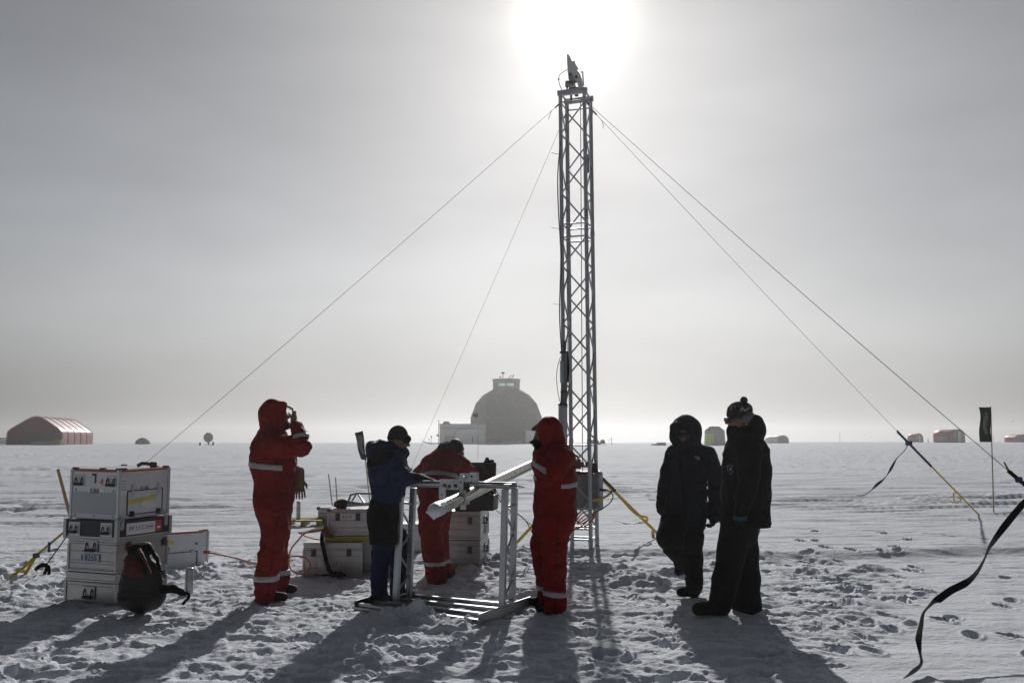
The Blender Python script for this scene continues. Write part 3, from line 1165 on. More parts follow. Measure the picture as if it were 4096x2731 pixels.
hood.build('hood', M['red'], w1)
z_u = (0.09, 0, 1)
band(suit, 'reflective_stripe', M['reflective'], w1, f.j(320, 546), z_u, f.r(40), keep=((f.j(437, 540), (1, 0, 0)), (f.j(330, 500, .12), (0, 1, 0))))
for kp in (f.j(330, 1325, .14), (0, 1, 0)), (f.j(330, 1325, .14), (0, -1, 0)):
    band(suit, 'reflective_stripe', M['reflective'], w1, f.j(300, 1325, -.05), (0, 0, 1), f.r(42), keep=(kp,))
band(suit, 'reflective_stripe', M['reflective'], w1, f.j(522, 352, -.21), (-.32, .3, 1), f.r(32), keep=((f.j(488, 350, -.2), (-1, 0, 0)),))
band(suit, 'leg_zip', M['seam'], w1, f.j(365, 1000, -.15), (1, 0, -.14), .012, .006, keep=((f.j(365, 830, -.1), (0, 0, 1)), (f.j(365, 1000, -.05), (0, 1, 0))))
band(suit, 'waist_seam', M['seam'], w1, f.j(340, 752), (0, 0, 1), .012, .004)
band(suit, 'pocket_flap', M['red'], w1, f.j(395, 862, -.15), (-.1, 0, 1), .05, .010, keep=((f.j(345, 860, -.1), (-1, 0, 0)), (f.j(430, 860, -.1), (1, 0, 0)), (f.j(395, 860, -.05), (0, 1, 0))))
for bt in (((255, 1448, -.05), (408, 1458, -.05), (270, 1415, -.05)), ((395, 1395, .36), (472, 1402, .36), (385, 1360, .36))):
    b = Sdf(f.j(bt[0][0], 1500, bt[0][2]) - .16, f.j(bt[1][0], 1340, bt[0][2]) + .16, .010)
    boot(f, b, *bt, 40, 30, 46)
    sole_cut(b, -.012)
    b.build('boot', M['boot'], w1)

gl = thing('work_gloves', 'pair of tan work gloves dangling at the waist of the person shading the eyes', 'gloves', f.j(518, 770, .12))
for n, (gx, dy) in enumerate(((512, .10), (530, .15))):
    g = Sdf(f.j(gx, 800, dy) - .13, f.j(gx, 560, dy) + .13, .007)
    g.cone(f.j(gx - 4, 580, dy), f.j(gx - 2, 640, dy), f.r(27), f.r(27), .01, flat=((0, 1, 0), .7))
    hand(g, f.j(gx - 2, 640, dy), (.02, 0, -1), (1, .3, 0), 1.02, .10, 1 if n else -1, bulk=1.0, spread=.35)
    g.build('glove', M['work_glove'], gl)

# -- 2: blue jacket, beanie and goggles, leaning on the frame ---------------------------------------------
f = Fig(8.72, 900, 1550, 1.7425)
foot = f.j(1090, 1500, 0)
w2 = thing('person', 'person in blue and black jacket with beanie and goggles leaning on the metal frame', 'person', (foot[0], f.Y, 0))
lo, hi = bounds(f, 950, 240, 1500, 1530, .60)
torso = [(1165, 470, 0, 70), (1135, 530, 0, 128), (1142, 620, 0, 128), (1140, 720, 0, 108), (1128, 790, 0, 100)]
hips = [(1125, 790, 0, 104), (1112, 880, 0, 108), (1110, 960, 0, 100)]
leg_n = [(1095, 930, -.10, 96), (1105, 1060, -.10, 84), (1092, 1160, -.07, 68), (1075, 1300, -.03, 60), (1078, 1470, -.01, 58)]
leg_f = [(1135, 930, .12, 92), (1195, 1060, .16, 78), (1215, 1180, .20, 66), (1205, 1320, .25, 58), (1200, 1420, .28, 54)]
arm_n = [(1170, 505, -.18, 62), (1215, 590, -.22, 56), (1222, 640, -.20, 52), (1300, 632, -.12, 38)]
arm_f = [(1170, 505, .18, 60), (1235, 590, .24, 52), (1250, 625, .24, 48), (1320, 632, .16, 36)]
body = Sdf(lo, hi, .0085)
hq = head(body, f.j(1207, 372, 0), (.95, -.12, -.16), (.14, .02, .98), .98)
body.cone(f.j(1195, 420), f.j(1165, 500), .058, .07, .03)
for pts in (torso, hips, leg_n, leg_f, arm_n, arm_f):
    f.limb(body, shrink(pts), .04)
hand(body, f.j(1318, 626, -.12), (1, .2, -.06), (.2, 1, 0), .98, .1, 1, bulk=.9)
hand(body, f.j(1345, 626, .14), (1, -.1, -.12), (.1, 1, 0), .98, .1, -1, bulk=.9)
body.build('body', M['skin'], w2)
jk = Sdf(lo, hi, .011)
f.limb(jk, torso, .05, ((0, 1, 0), 1.2))
jk.cone(f.j(1150, 505, -.14), f.j(1150, 505, .14), f.r(66), f.r(66), .05)
for pts in (arm_n, arm_f):
    f.limb(jk, pts, .03)
jk.cone(f.j(1175, 470), f.j(1225, 448), f.r(62), f.r(48), .03)
jk.cone(f.j(1225, 450), f.j(1268, 458), f.r(30), f.r(15), .02)
jk.plane_cut(f.j(1125, 800), (.05, 0, -1))
jk.wrinkle(.018, 9, 13)
jk.build('jacket', M['blue'], w2)
yk = jk.copy()
yk.d -= .004
yk.plane_cut(f.j(1060, 548), (.22, 0, -1))
yk.plane_cut(f.j(1172, 520), (1, 0, -.42))
yk.build('jacket_yoke', M['black'], w2)
hd = Sdf(f.j(960, 530, 0) - np.array((.02, .28, .02)), f.j(1220, 330, 0) + np.array((.02, .28, .04)), .0095)
hd.cone(f.j(1032, 430, -.08), f.j(1032, 430, .08), f.r(48), f.r(48), .03)
hd.cone(f.j(1010, 400, -.05), f.j(1075, 385, .05), f.r(22), f.r(24), .03)
hd.cone(f.j(1030, 470, -.04), f.j(1070, 480, .04), f.r(44), f.r(40), .03)
hd.cone(f.j(1090, 400, -.10), f.j(1160, 420, -.11), f.r(32), f.r(34), .03)
hd.cone(f.j(1090, 400, .10), f.j(1160, 420, .11), f.r(32), f.r(34), .03)
hd.wrinkle(.012, 11, 17)
hd.build('hood', M['blue'], w2)
pt = Sdf(lo, hi, .011)
f.limb(pt, hips, .05, ((0, 1, 0), 1.2))
f.limb(pt, leg_n[:3], .04)
f.limb(pt, leg_f[:3], .04)
pt.plane_cut(f.j(1100, 1078), (0, 0, -1))
pt.wrinkle(.014, 9, 21)
pt.build('overtrousers', M['black'], w2)
lg = Sdf(lo, hi, .011)
f.limb(lg, [(x, y, d, r * .93) for x, y, d, r in leg_n[1:]], .03)
f.limb(lg, [(x, y, d, r * .93) for x, y, d, r in leg_f[1:]], .03)
lg.wrinkle(.014, 9, 22)
lg.build('trousers', M['blue_dark'], w2)
cap = Sdf(f.j(1100, 400, 0) - np.array((.0, .2, .02)), f.j(1310, 250, 0) + np.array((.02, .2, .03)), .008)
cap.ell(f.j(1206, 337), (f.r(70), .098, f.r(75)), .02)
cap.cone(f.j(1150, 352, -.05), f.j(1150, 352, .05), f.r(18), f.r(18), .02)
cap.plane_cut(f.j(1200, 364), (-.10, 0, -1))
cap.build('beanie', M['knit'], w2)
gg = Sdf(f.j(1230, 400, 0) - np.array((.02, .2, .02)), f.j(1310, 310, 0) + np.array((.02, .2, .02)), .007)
gg.cone(f.j(1266, 358, -.05), f.j(1266, 358, .05), f.r(31), f.r(31), .02)
go = gg.build('goggles', M['knit'], w2)
ln = Sdf(f.j(1260, 390, 0) - np.array((.02, .2, .02)), f.j(1310, 320, 0) + np.array((.02, .2, .02)), .006)
ln.cone(f.j(1277, 358, -.05), f.j(1277, 358, .05), f.r(22), f.r(22), .02)
ln.build('goggle_lens', M['lens'], go)
for wx, dy, d, a, th in ((1318, -.12, (1, .2, -.06), (.2, 1, 0), 1), (1345, .14, (1, -.1, -.12), (.1, 1, 0), -1)):
    g = Sdf(f.j(wx - 40, 690, dy) - .1, f.j(wx + 140, 560, dy) + .1, .008)
    g.cone(f.j(wx - 26, 628, dy), f.j(wx + 12, 627, dy), f.r(32), f.r(30), .01)
    hand(g, f.j(wx, 626, dy), d, a, .98, .1, th, bulk=1.25)
    g.build('glove', M['navy'] if th == 1 else M['blue'], w2)
for bt in (((1072, 1478, -.01), (1150, 1482, -.03), (1080, 1430, -.01)), ((1200, 1430, .30), (1296, 1442, .22), (1200, 1370, .27))):
    b = Sdf(f.j(bt[0][0], 1520, bt[0][2]) - .18, f.j(bt[1][0], 1340, bt[0][2]) + .18, .010)
    boot(f, b, *bt, 44, 32, 54)
    sole_cut(b, -.012)
    b.build('boot', M['boot_brown'], w2)

# -- 3: red coverall, bending over the laptop, seen from behind --------------------------------------------
f = Fig(9.95, 1350, 1650, 1.7425)
foot = f.j(700, 1172, 0)
w3 = thing('person', 'person in red coverall bending forward with the back to the viewer and a black beanie', 'person', (foot[0], f.Y, 0))
lo, hi = bounds(f, 500, 160, 1000, 1190, .85)
torso = [(672, 660, 0, 100), (690, 560, .06, 112), (718, 470, .20, 130), (738, 390, .32, 122), (752, 320, .38, 88), (765, 275, .42, 58)]
leg_n = [(655, 690, -.02, 90), (650, 830, -.02, 78), (672, 990, -.02, 72), (690, 1140, 0, 70)]
leg_f = [(705, 690, .10, 86), (700, 830, .12, 70), (712, 990, .16, 62), (738, 1100, .20, 56)]
arm_l = [(640, 365, .34, 58), (575, 440, .44, 54), (560, 500, .46, 46), (600, 560, .62, 36)]
arm_r = [(865, 365, .38, 58), (920, 430, .50, 52), (930, 480, .54, 46), (915, 520, .70, 36)]
body = Sdf(lo, hi, .0095)
head(body, f.j(826, 255, .46), (.80, .5, -.30), (.2, .3, .93), .95)
body.cone(f.j(812, 290, .45), f.j(770, 330, .40), .058, .07, .03)
for pts in (torso, leg_n, leg_f, arm_l, arm_r):
    f.limb(body, shrink(pts), .04)
hand(body, f.j(600, 560, .62), (.5, .8, -.2), (.8, -.5, 0), .95, .5, 1)
hand(body, f.j(915, 520, .70), (-.2, .9, -.1), (1, .2, 0), .95, .5, -1)
body.build('body', M['skin'], w3)
suit = Sdf(lo, hi, .0125)
f.limb(suit, torso, .06, ((0, .8, .6), .9))
suit.cone(f.j(655, 360, .33), f.j(850, 360, .37), f.r(62), f.r(62), .05)
for pts in (leg_n, leg_f):
    f.limb(suit, pts, .035)
for pts in (arm_l, arm_r):
    f.limb(suit, pts, .04)
suit.wrinkle(.020, 8.5, 33)
suit.build('coverall', M['red'], w3)
band(suit, 'reflective_stripe', M['reflective'], w3, f.j(725, 440, .1), (.06, .35, 1), f.r(34), keep=((f.j(862, 440, .2), (1, 0, 0)), (f.j(594, 440, .2), (-1, 0, 0)), (f.j(700, 430, .42), (0, 1, 0))))
band(suit, 'reflective_stripe', M['reflective'], w3, f.j(690, 1050, -.05), (0, 0, 1), f.r(32))
band(suit, 'waist_seam', M['seam'], w3, f.j(690, 600, 0), (0, .1, 1), .014, .004)
sc_ = Sdf(f.j(660, 340, .45) - np.array((0, .25, 0)), f.j(880, 170, .45) + np.array((0, .25, 0)), .009)
sc_.cone(f.j(735, 250, .36), f.j(800, 248, .42), f.r(38), f.r(46), .03)
sc_.cone(f.j(725, 240, .40), f.j(760, 222, .44), f.r(22), f.r(24), .03)
sc_.wrinkle(.009, 14, 35)
sc_.build('scarf', M['teal'], w3)
cap = Sdf(f.j(750, 330, .46) - np.array((0, .25, 0)), f.j(900, 160, .46) + np.array((0, .25, 0)), .009)
cap.ell(f.j(826, 242, .46), (f.r(48), .10, f.r(57)), .02)
cap.plane_cut(f.j(830, 300, .46), (.3, .2, -1))
cap.build('beanie', M['knit'], w3)
for bt in (((690, 1150, 0), (742, 1152, .10), (690, 1120, 0)), ((760, 1118, .20), (795, 1112, .26), (745, 1085, .2))):
    b = Sdf(f.j(bt[0][0], 1200, bt[0][2]) - .2, f.j(bt[1][0], 1060, bt[0][2]) + .2, .011)
    boot(f, b, *bt, 38, 28, 42)
    sole_cut(b, -.012)
    b.build('boot', M['boot'], w3)

# -- 4: red coverall, hooded, hands at the mouth, facing left -----------------------------------------------
f = Fig(8.32, 2000, 1600, 1.7429)
foot = f.j(380, 1450, -.08)
w4 = thing('person', 'person in red hooded coverall warming gloved hands at the mouth beside the tower', 'person', (foot[0], f.Y, 0))
lo, hi = bounds(f, 160, 90, 570, 1490, .58)
torso = [(372, 330, 0, 84), (388, 430, 0, 126), (386, 550, 0, 134), (384, 680, 0, 132), (384, 780, 0, 140), (372, 850, 0, 132)]
leg_n = [(400, 860, -.09, 108), (378, 1010, -.09, 80), (380, 1180, -.08, 74), (386, 1330, -.08, 70), (386, 1440, -.08, 76)]
leg_f = [(330, 860, .10, 100), (300, 1000, .11, 80), (297, 1120, .13, 70), (318, 1270, .16, 58), (322, 1400, .18, 56)]
arm_n = [(455, 405, -.19, 66), (395, 490, -.25, 60), (322, 548, -.25, 52)]
fore_n = [(322, 548, -.25, 52), (290, 455, -.19, 48), (276, 375, -.12, 42)]
arm_f = [(440, 405, .19, 64), (350, 520, .24, 54), (300, 545, .2, 50), (275, 450, .08, 46), (268, 385, .02, 40)]
body = Sdf(lo, hi, .0085)
hq = head(body, f.j(318, 238, 0), (-.95, -.10, -.20), (-.19, 0, .98), .98)
body.cone(f.j(340, 290), f.j(365, 360), .060, .07, .03)
for pts in (torso, leg_n, leg_f, arm_n, fore_n, arm_f):
    f.limb(body, shrink(pts), .04)
hand(body, f.j(276, 374, -.12), (-.10, .35, 1), (0, -1, .3), .92, .8, 1, bulk=.9)
hand(body, f.j(266, 374, .03), (-.08, -.2, 1), (0, -1, 0), .92, .8, -1, bulk=.9)
body.build('body', M['skin'], w4)
suit = Sdf(lo, hi, .0115)
f.limb(suit, torso, .05, ((0, 1, 0), 1.12))
suit.cone(f.j(405, 395, -.15), f.j(405, 395, .15), f.r(78), f.r(78), .05)
for pts in (leg_n, leg_f):
    f.limb(suit, pts, .03)
for pts in (arm_n, fore_n, arm_f):
    f.limb(suit, pts, .025)
suit.cone(f.j(505, 785, 0), f.j(515, 800, 0), f.r(18), f.r(14), .02)
suit.wrinkle(.020, 8.5, 43)
suit.build('coverall', M['red'], w4)
hood = Sdf(f.j(190, 420, 0) - np.array((.05, .3, .02)), f.j(480, 90, 0) + np.array((.05, .3, .05)), .0095)
hood.ell(f.j(352, 222), (f.r(90), .148, f.r(104)), .02)
hood.cone(f.j(345, 180, -.05), f.j(345, 180, .05), f.r(60), f.r(60), .03)
for dy in (-.09, 0, .09):
    hood.cone(f.j(320, 165, dy * .9), f.j(232, 204, dy * .55), f.r(40), f.r(12), .03)
    if dy:
        hood.cone(f.j(285, 190, dy * 1.2), f.j(318, 340, dy * 1.0), f.r(24), f.r(30), .03)
hood.cone(f.j(375, 300), f.j(390, 370), f.r(82), f.r(88), .04)
hood.ell(f.j(235, 272), (f.r(62), .085, f.r(58)), .02, mode='cut')
hood.wrinkle(.005, 9, 49)
hood.build('hood', M['red'], w4)
band(suit, 'reflective_stripe', M['reflective'], w4, f.j(285, 462, -.19), (.45, -.2, 1), f.r(38), keep=((f.j(325, 465, -.2), (1, 0, 0)), (f.j(300, 465, -.1), (0, 1, 0))))
band(suit, 'reflective_stripe', M['reflective'], w4, f.j(460, 596, -.1), (-.10, 0, 1), f.r(36), keep=((f.j(415, 590, 0), (-1, 0, 0)),))
band(suit, 'reflective_stripe', M['reflective'], w4, f.j(290, 556, 0), (.35, 0, 1), f.r(30), keep=((f.j(316, 560, 0), (1, 0, 0)), (f.j(300, 560, -.2), (0, -1, 0))))
band(suit, 'reflective_stripe', M['reflective'], w4, f.j(370, 1344, -.08), (.08, 0, 1), f.r(40))
band(suit, 'leg_zip', M['seam'], w4, f.j(392, 1100, -.15), (1, 0, -.03), .012, .006, keep=((f.j(392, 800, -.1), (0, 0, 1)), (f.j(392, 1000, -.05), (0, 1, 0))))
band(suit, 'waist_seam', M['seam'], w4, f.j(380, 772), (0, 0, 1), .012, .004)
band(suit, 'pocket_flap', M['red'], w4, f.j(345, 820, -.15), (.15, 0, 1), .05, .010, keep=((f.j(300, 820, -.1), (-1, 0, 0)), (f.j(378, 820, -.1), (1, 0, 0)), (f.j(345, 820, -.05), (0, 1, 0))))
for wx, dy, d, a, th in ((276, -.12, (-.10, .35, 1), (0, -1, .3), 1), (266, .03, (-.08, -.2, 1), (0, -1, 0), -1)):
    g = Sdf(f.j(wx - 90, 420, dy) - .06, f.j(wx + 90, 260, dy) + .1, .0075)
    g.cone(f.j(wx + 2, 388, dy), f.j(wx, 368, dy), f.r(36), f.r(34), .01)
    hand(g, f.j(wx, 374, dy), d, a, .92, .8, th, bulk=1.25)
    g.build('glove', M['black'], w4)
sh = Sdf(hq(0, .03, -.10) - .16, hq(0, .03, -.02) + .16, .008)
sh.ell(hq(0, .030, -.080), (.075, .080, .060), .02)
sh.build('neck_gaiter', M['black'], w4)
for bt in (((345, 1432, -.08), (272, 1446, -.08), (372, 1400, -.08)), ((300, 1398, .18), (222, 1404, .18), (318, 1370, .18))):
    b = Sdf(f.j(bt[1][0], 1490, bt[0][2]) - .16, f.j(bt[0][0], 1350, bt[0][2]) + .18, .010)
    boot(f, b, *bt, 38, 27, 44)
    sole_cut(b, -.012)
    b.build('boot', M['boot'], w4)

# -- 5: navy hooded parka, walking -----------------------------------------------------------------------
f = Fig(9.12, 2500, 1550, 1.65)
foot = f.j(440, 1370, -.04)
w5 = thing('person', 'person in dark navy hooded parka and trousers stepping forward with one foot raised behind', 'person', (foot[0], f.Y, 0))
lo, hi = bounds(f, 170, 160, 670, 1395, .62)
torso = [(415, 390, 0, 72), (420, 470, 0, 112), (410, 580, 0, 122), (402, 700, 0, 124), (396, 820, 0, 128), (392, 880, 0, 126)]
leg_b = [(335, 860, -.02, 92), (300, 985, -.16, 82), (318, 1050, -.10, 64), (372, 1140, .12, 46), (372, 1190, .26, 42)]
leg_s = [(445, 860, 0, 92), (434, 990, -.02, 76), (448, 1140, -.02, 58), (458, 1300, -.02, 54)]
arm_l = [(318, 440, 0, 52), (282, 550, -.01, 42), (264, 640, -.03, 38), (240, 728, -.06, 31)]
arm_r = [(550, 450, 0, 54), (592, 560, .01, 48), (598, 680, .02, 46), (592, 790, .02, 43), (588, 850, .0, 40)]
body = Sdf(lo, hi, .0085)
hq = head(body, f.j(402, 305, 0), (-.32, -.93, -.14), (-.05, -.12, .99), 1.0)
body.cone(f.j(408, 370), f.j(415, 420), .060, .07, .03)
for pts in (torso, leg_b, leg_s, arm_l, arm_r):
    f.limb(body, shrink(pts), .04)
hand(body, f.j(236, 752, -.06), (-.14, -.1, -1), (.3, -1, 0), .9, .55, 1)
hand(body, f.j(584, 838, 0), (-.1, -.1, -1), (.3, 1, 0), .9, .8, 1)
body.build('body', M['skin'], w5)
pk = Sdf(lo, hi, .0115)
f.limb(pk, torso, .05, ((0, 1, 0), .86))
pk.cone(f.j(335, 430, 0), f.j(535, 440, 0), f.r(52), f.r(56), .05)
for pts in (arm_l, arm_r):
    f.limb(pk, pts, .025)
pk.plane_cut(f.j(400, 900), (0, 0, -1))
pk.wrinkle(.016, 8.5, 53)
pk.build('parka', M['navy'], w5)
tr = Sdf(lo, hi, .0115)
for pts in (leg_b, leg_s):
    f.limb(tr, pts, .035)
tr.wrinkle(.014, 9, 55)
tr.build('trousers', M['black'], w5)
hood = Sdf(f.j(260, 440, 0) - np.array((.03, .32, .02)), f.j(540, 150, 0) + np.array((.03, .32, .03)), .0095)
hood.ell(f.j(405, 285, .02), (f.r(101), .165, f.r(106)), .02)
hood.cone(f.j(330, 260, -.06), f.j(330, 330, -.05), f.r(34), f.r(36), .03)
hood.cone(f.j(400, 345, .0), f.j(412, 385, .02), f.r(92), f.r(90), .04)
hood.ell(f.j(384, 322, -.20), (f.r(54), .16, f.r(70)), .02, mode='cut')
hood.ell(f.j(330, 300, -.20), (f.r(30), .10, f.r(60)), .02, mode='cut')
hood.wrinkle(.006, 9, 59)
hood.build('hood', M['navy'], w5)
em = pk.copy()
em.d -= .004
em.plane_cut(f.j(449, 462, -.1), (-1, 0, 0))
em.plane_cut(f.j(490, 462, -.1), (1, 0, 0))
em.plane_cut(f.j(470, 449, -.1), (.15, 0, 1))
em.plane_cut(f.j(470, 475, -.1), (-.5, 0, -1))
em.plane_cut(f.j(470, 460, 0), (0, 1, 0))
em.build('chest_emblem', M['grey_text'], w5)
band(pk, 'front_zip', M['black'], w5, f.j(372, 600, -.15), (1, 0, .05), .030, .007, keep=((f.j(372, 600, 0), (0, 1, 0)),))
for zy in (560, 690):
    band(pk, 'quilt_seam', M['black'], w5, f.j(400, zy), (0, 0, 1), .010, .004, keep=((f.j(290, zy, 0), (-1, 0, 0)), (f.j(530, zy, 0), (1, 0, 0))))
gz = Sdf(hq(0, .1, .0) - .12, hq(0, .1, .03) + .12, .006)
gz.cone(hq(-.045, .092, .004), hq(.045, .092, .004), .024, .024, .01)
gz.build('sunglasses', M['lens'], w5)
g = Sdf(f.j(180, 870, -.06) - .06, f.j(300, 720, -.06) + .08, .0075)
g.cone(f.j(243, 728, -.06), f.j(238, 760, -.06), f.r(31), f.r(32), .01)
hand(g, f.j(236, 752, -.06), (-.14, -.1, -1), (.3, -1, 0), .9, .55, 1, bulk=1.6)
g.build('glove', M['black'], w5)
g = Sdf(f.j(530, 940, 0) - .06, f.j(650, 830, 0) + .08, .0075)
hand(g, f.j(584, 838, 0), (-.1, -.1, -1), (.3, 1, 0), .9, .8, 1, bulk=1.5)
g.build('glove', M['black'], w5)
for bt, ra in ((((455, 1338, -.02), (366, 1350, -.10), (458, 1290, -.02)), 52), (((372, 1195, .26), (352, 1215, .18), (374, 1170, .24)), 40)):
    b = Sdf(f.j(bt[1][0], 1400, bt[0][2]) - .18, f.j(bt[0][0], 1120, bt[0][2]) + .2, .010)
    boot(f, b, *bt, 40 if ra > 45 else 36, 27, ra)
    if ra > 45:
        sole_cut(b, -.012)
    b.build('boot', M['boot'], w5)

# -- 6: black parka, bobble hat, facing left --------------------------------------------------------------
f = Fig(8.15, 2500, 1550, 1.65)
foot = f.j(700, 1480, 0)
w6 = thing('person', 'person in long black parka and patterned bobble hat seen from the side', 'person', (foot[0], f.Y, 0))
lo, hi = bounds(f, 400, 50, 990, 1520, .62)
torso = [(778, 330, 0, 84), (800, 430, 0, 140), (803, 540, 0, 150), (796, 700, 0, 152), (792, 880, 0, 152), (792, 930, 0, 151)]
leg_n = [(735, 880, -.10, 98), (705, 1080, -.12, 90), (668, 1250, -.13, 84), (636, 1400, -.13, 78)]
leg_f = [(780, 880, .10, 92), (790, 1080, .12, 84), (800, 1260, .14, 86), (808, 1440, .15, 90)]
arm_n = [(815, 440, -.19, 76), (820, 600, -.25, 62), (805, 680, -.25, 58), (768, 815, -.25, 45)]
arm_f = [(790, 440, .19, 74), (770, 600, .24, 60), (740, 680, .24, 56), (700, 780, .2, 44)]
body = Sdf(lo, hi, .0085)
hq = head(body, f.j(744, 208, 0), (-.97, -.10, -.10), (-.08, 0, 1), .98)
body.cone(f.j(755, 270), f.j(780, 350), .060, .07, .03)
for pts in (torso, leg_n, leg_f, arm_n, arm_f):
    f.limb(body, shrink(pts), .04)
hand(body, f.j(758, 838, -.25), (-.10, 0, -1), (.25, -1, 0), 1.0, .45, 1, bulk=.9)
hand(body, f.j(696, 785, .2), (-.10, 0, -1), (.25, 1, 0), .98, .5, 1, bulk=.9)
body.build('body', M['skin'], w6)
bd = Sdf(hq(0, .03, -.12) - .2, hq(0, .03, -.03) + .2, .008)
bd.ell(hq(0, .040, -.085), (.064, .064, .058), .02)
bd.cone(hq(0, .075, -.11), hq(0, .035, -.26), .04, .075, .02)
bd.build('neck_gaiter', M['black'], w6)
pk = Sdf(lo, hi, .0115)
f.limb(pk, torso, .05, ((0, 1, 0), 1.06))
pk.cone(f.j(805, 420, -.15), f.j(805, 420, .15), f.r(84), f.r(84), .05)
for pts in (arm_n, arm_f):
    f.limb(pk, pts, .03)
pk.cone(f.j(715, 420), f.j(655, 440), f.r(42), f.r(13), .03)
pk.plane_cut(f.j(792, 914), (0, 0, -1))
pk.wrinkle(.010, 6.0, 63)
pk.build('parka', M['black'], w6)
tr = Sdf(lo, hi, .0115)
for pts in (leg_n, leg_f):
    f.limb(tr, pts, .035)
f.limb(tr, [(778, 880, 0, 100), (772, 960, 0, 98)], .04, ((0, 1, 0), 1.3))
sole_cut(tr, .02)
tr.wrinkle(.010, 6, 65)
tr.build('trousers', M['black'], w6)
hood = Sdf(f.j(720, 430, 0) - np.array((.03, .3, .02)), f.j(960, 150, 0) + np.array((.03, .3, .03)), .0095)
hood.cone(f.j(858, 225, -.06), f.j(858, 225, .06), f.r(48), f.r(48), .04)
hood.cone(f.j(878, 275, -.07), f.j(878, 275, .07), f.r(50), f.r(50), .04)
hood.cone(f.j(790, 320, -.08), f.j(850, 330, .08), f.r(62), f.r(62), .05)
hood.wrinkle(.012, 9, 69)
hood.build('hood', M['black'], w6)
fl = Sdf(f.j(740, 270, 0) - np.array((.02, .22, .02)), f.j(870, 150, 0) + np.array((.02, .22, .02)), .008)
fl.cone(f.j(800, 205, -.10), f.j(830, 185, -.06), f.r(26), f.r(20), .03)
fl.cone(f.j(825, 190, -.06), f.j(825, 190, .06), f.r(20), f.r(20), .03)
fl.cone(f.j(800, 205, .10), f.j(830, 185, .06), f.r(26), f.r(20), .03)
fl.wrinkle(.008, 20, 71)
fl.build('fleece_lining', M['fur'], w6)
cap = Sdf(f.j(650, 260, 0) - np.array((.02, .2, .02)), f.j(860, 40, 0) + np.array((.02, .2, .02)), .008)
cap.ell(f.j(756, 158), (f.r(82), .108, f.r(68)), .02)
cap.cone(f.j(800, 140, -.03), f.j(800, 140, .03), f.r(36), f.r(36), .03)
cap.ell(f.j(735, 185), (f.r(62), .098, f.r(50)), .02)
cap.plane_cut(f.j(740, 206), (-.12, 0, -1))
cap.build('bobble_hat', M['knit'], w6)
gz = Sdf(hq(0, .08, .0) - .13, hq(0, .08, .03) + .13, .006)
gz.cone(hq(-.05, .086, .004), hq(.05, .086, .004), .024, .024, .01)
gz.cone(hq(-.07, .02, .012), hq(-.06, .08, .006), .008, .012, .01)
gz.cone(hq(.07, .02, .012), hq(.06, .08, .006), .008, .012, .01)
gz.build('sunglasses', M['lens'], w6)
band(pk, 'hem_cord', M['navy'], w6, f.j(792, 890), (0, 0, 1), .022, .005)
band(pk, 'pocket_flap', M['black'], w6, f.j(725, 720, -.2), (.1, 0, 1), .05, .012, keep=((f.j(665, 720, -.1), (-1, 0, 0)), (f.j(742, 720, -.1), (1, 0, 0)), (f.j(700, 720, -.05), (0, 1, 0))))
pom = Sdf(f.j(785, 85, 0) - .07, f.j(785, 85, 0) + .07, .006)
pom.ell(f.j(785, 84), (f.r(23), f.r(23), f.r(24)), .01)
pom.wrinkle(.008, 60, 73, (1, 1, 1))
pom.build('bobble', M['knit'], w6)
# knitted pale flecks: a broken band round the hat
fb = cap.copy()
fb.d -= .003
gx = np.meshgrid(*fb.ax, indexing='ij')
pat = n3(gx[0] * 52, gx[1] * 52, gx[2] * 48, 77)
fb.d = np.maximum(fb.d, ((0.60 - pat) * .03).astype(np.float32))
fb.plane_cut(f.j(756, 160), (-.12, 0, -1))
fb.plane_cut(f.j(756, 112), (-.12, 0, 1))
fb.build('knit_pattern', M['knit_white'], w6)
em = pk.copy()
em.d -= .004
gx = np.meshgrid(*em.ax, indexing='ij', sparse=True)
c0 = f.j(691, 537, -.1)
e2 = np.sqrt(((gx[0] - c0[0]) / f.r(17)) ** 2 + ((gx[2] - c0[2]) / f.r(31)) ** 2) - 1
ring = em.copy()
ring.d = np.maximum(ring.d, (np.abs(e2 + .1) - .2).astype(np.float32) * f.r(17) + 0 * gx[1].astype(np.float32))
ring.plane_cut(f.j(690, 537, 0), (0, 1, 0))
pe = ring.build('chest_patch', M['grey_text'], w6)
em.d = np.maximum(em.d, (e2 + .5).astype(np.float32) * f.r(17) + 0 * gx[1].astype(np.float32))
em.plane_cut(f.j(690, 537, 0), (0, 1, 0))
em.build('patch_centre', M['knit_white'], pe)
g = Sdf(f.j(680, 960, -.25) - .06, f.j(840, 790, -.25) + .08, .0075)
g.cone(f.j(768, 812, -.25), f.j(758, 850, -.25), f.r(44), f.r(40), .01)
hand(g, f.j(758, 838, -.25), (-.10, 0, -1), (.25, -1, 0), 1.0, .45, 1, bulk=1.35)
gb = g.build('glove', M['black'], w6)
band(g, 'glove_stripe', M['teal'], gb, f.j(758, 862, -.25), (0, 0, 1), f.r(30), .004)
g = Sdf(f.j(640, 900, .2) - .06, f.j(760, 750, .2) + .08, .0085)
hand(g, f.j(696, 785, .2), (-.10, 0, -1), (.25, 1, 0), .98, .5, 1, bulk=1.35)
g.build('glove', M['black'], w6)
for bt, r_ in ((((640, 1445, -.13), (482, 1460, -.13), (640, 1390, -.13)), (52, 40, 66)), (((810, 1440, .15), (735, 1440, .15), (808, 1400, .15)), (46, 36, 60))):
    b = Sdf(f.j(bt[1][0], 1530, bt[0][2]) - .16, f.j(bt[0][0], 1340, bt[0][2]) + .2, .010)
    boot(f, b, *bt, *r_)
    sole_cut(b, -.012)
    b.build('boot', M['boot'], w6)


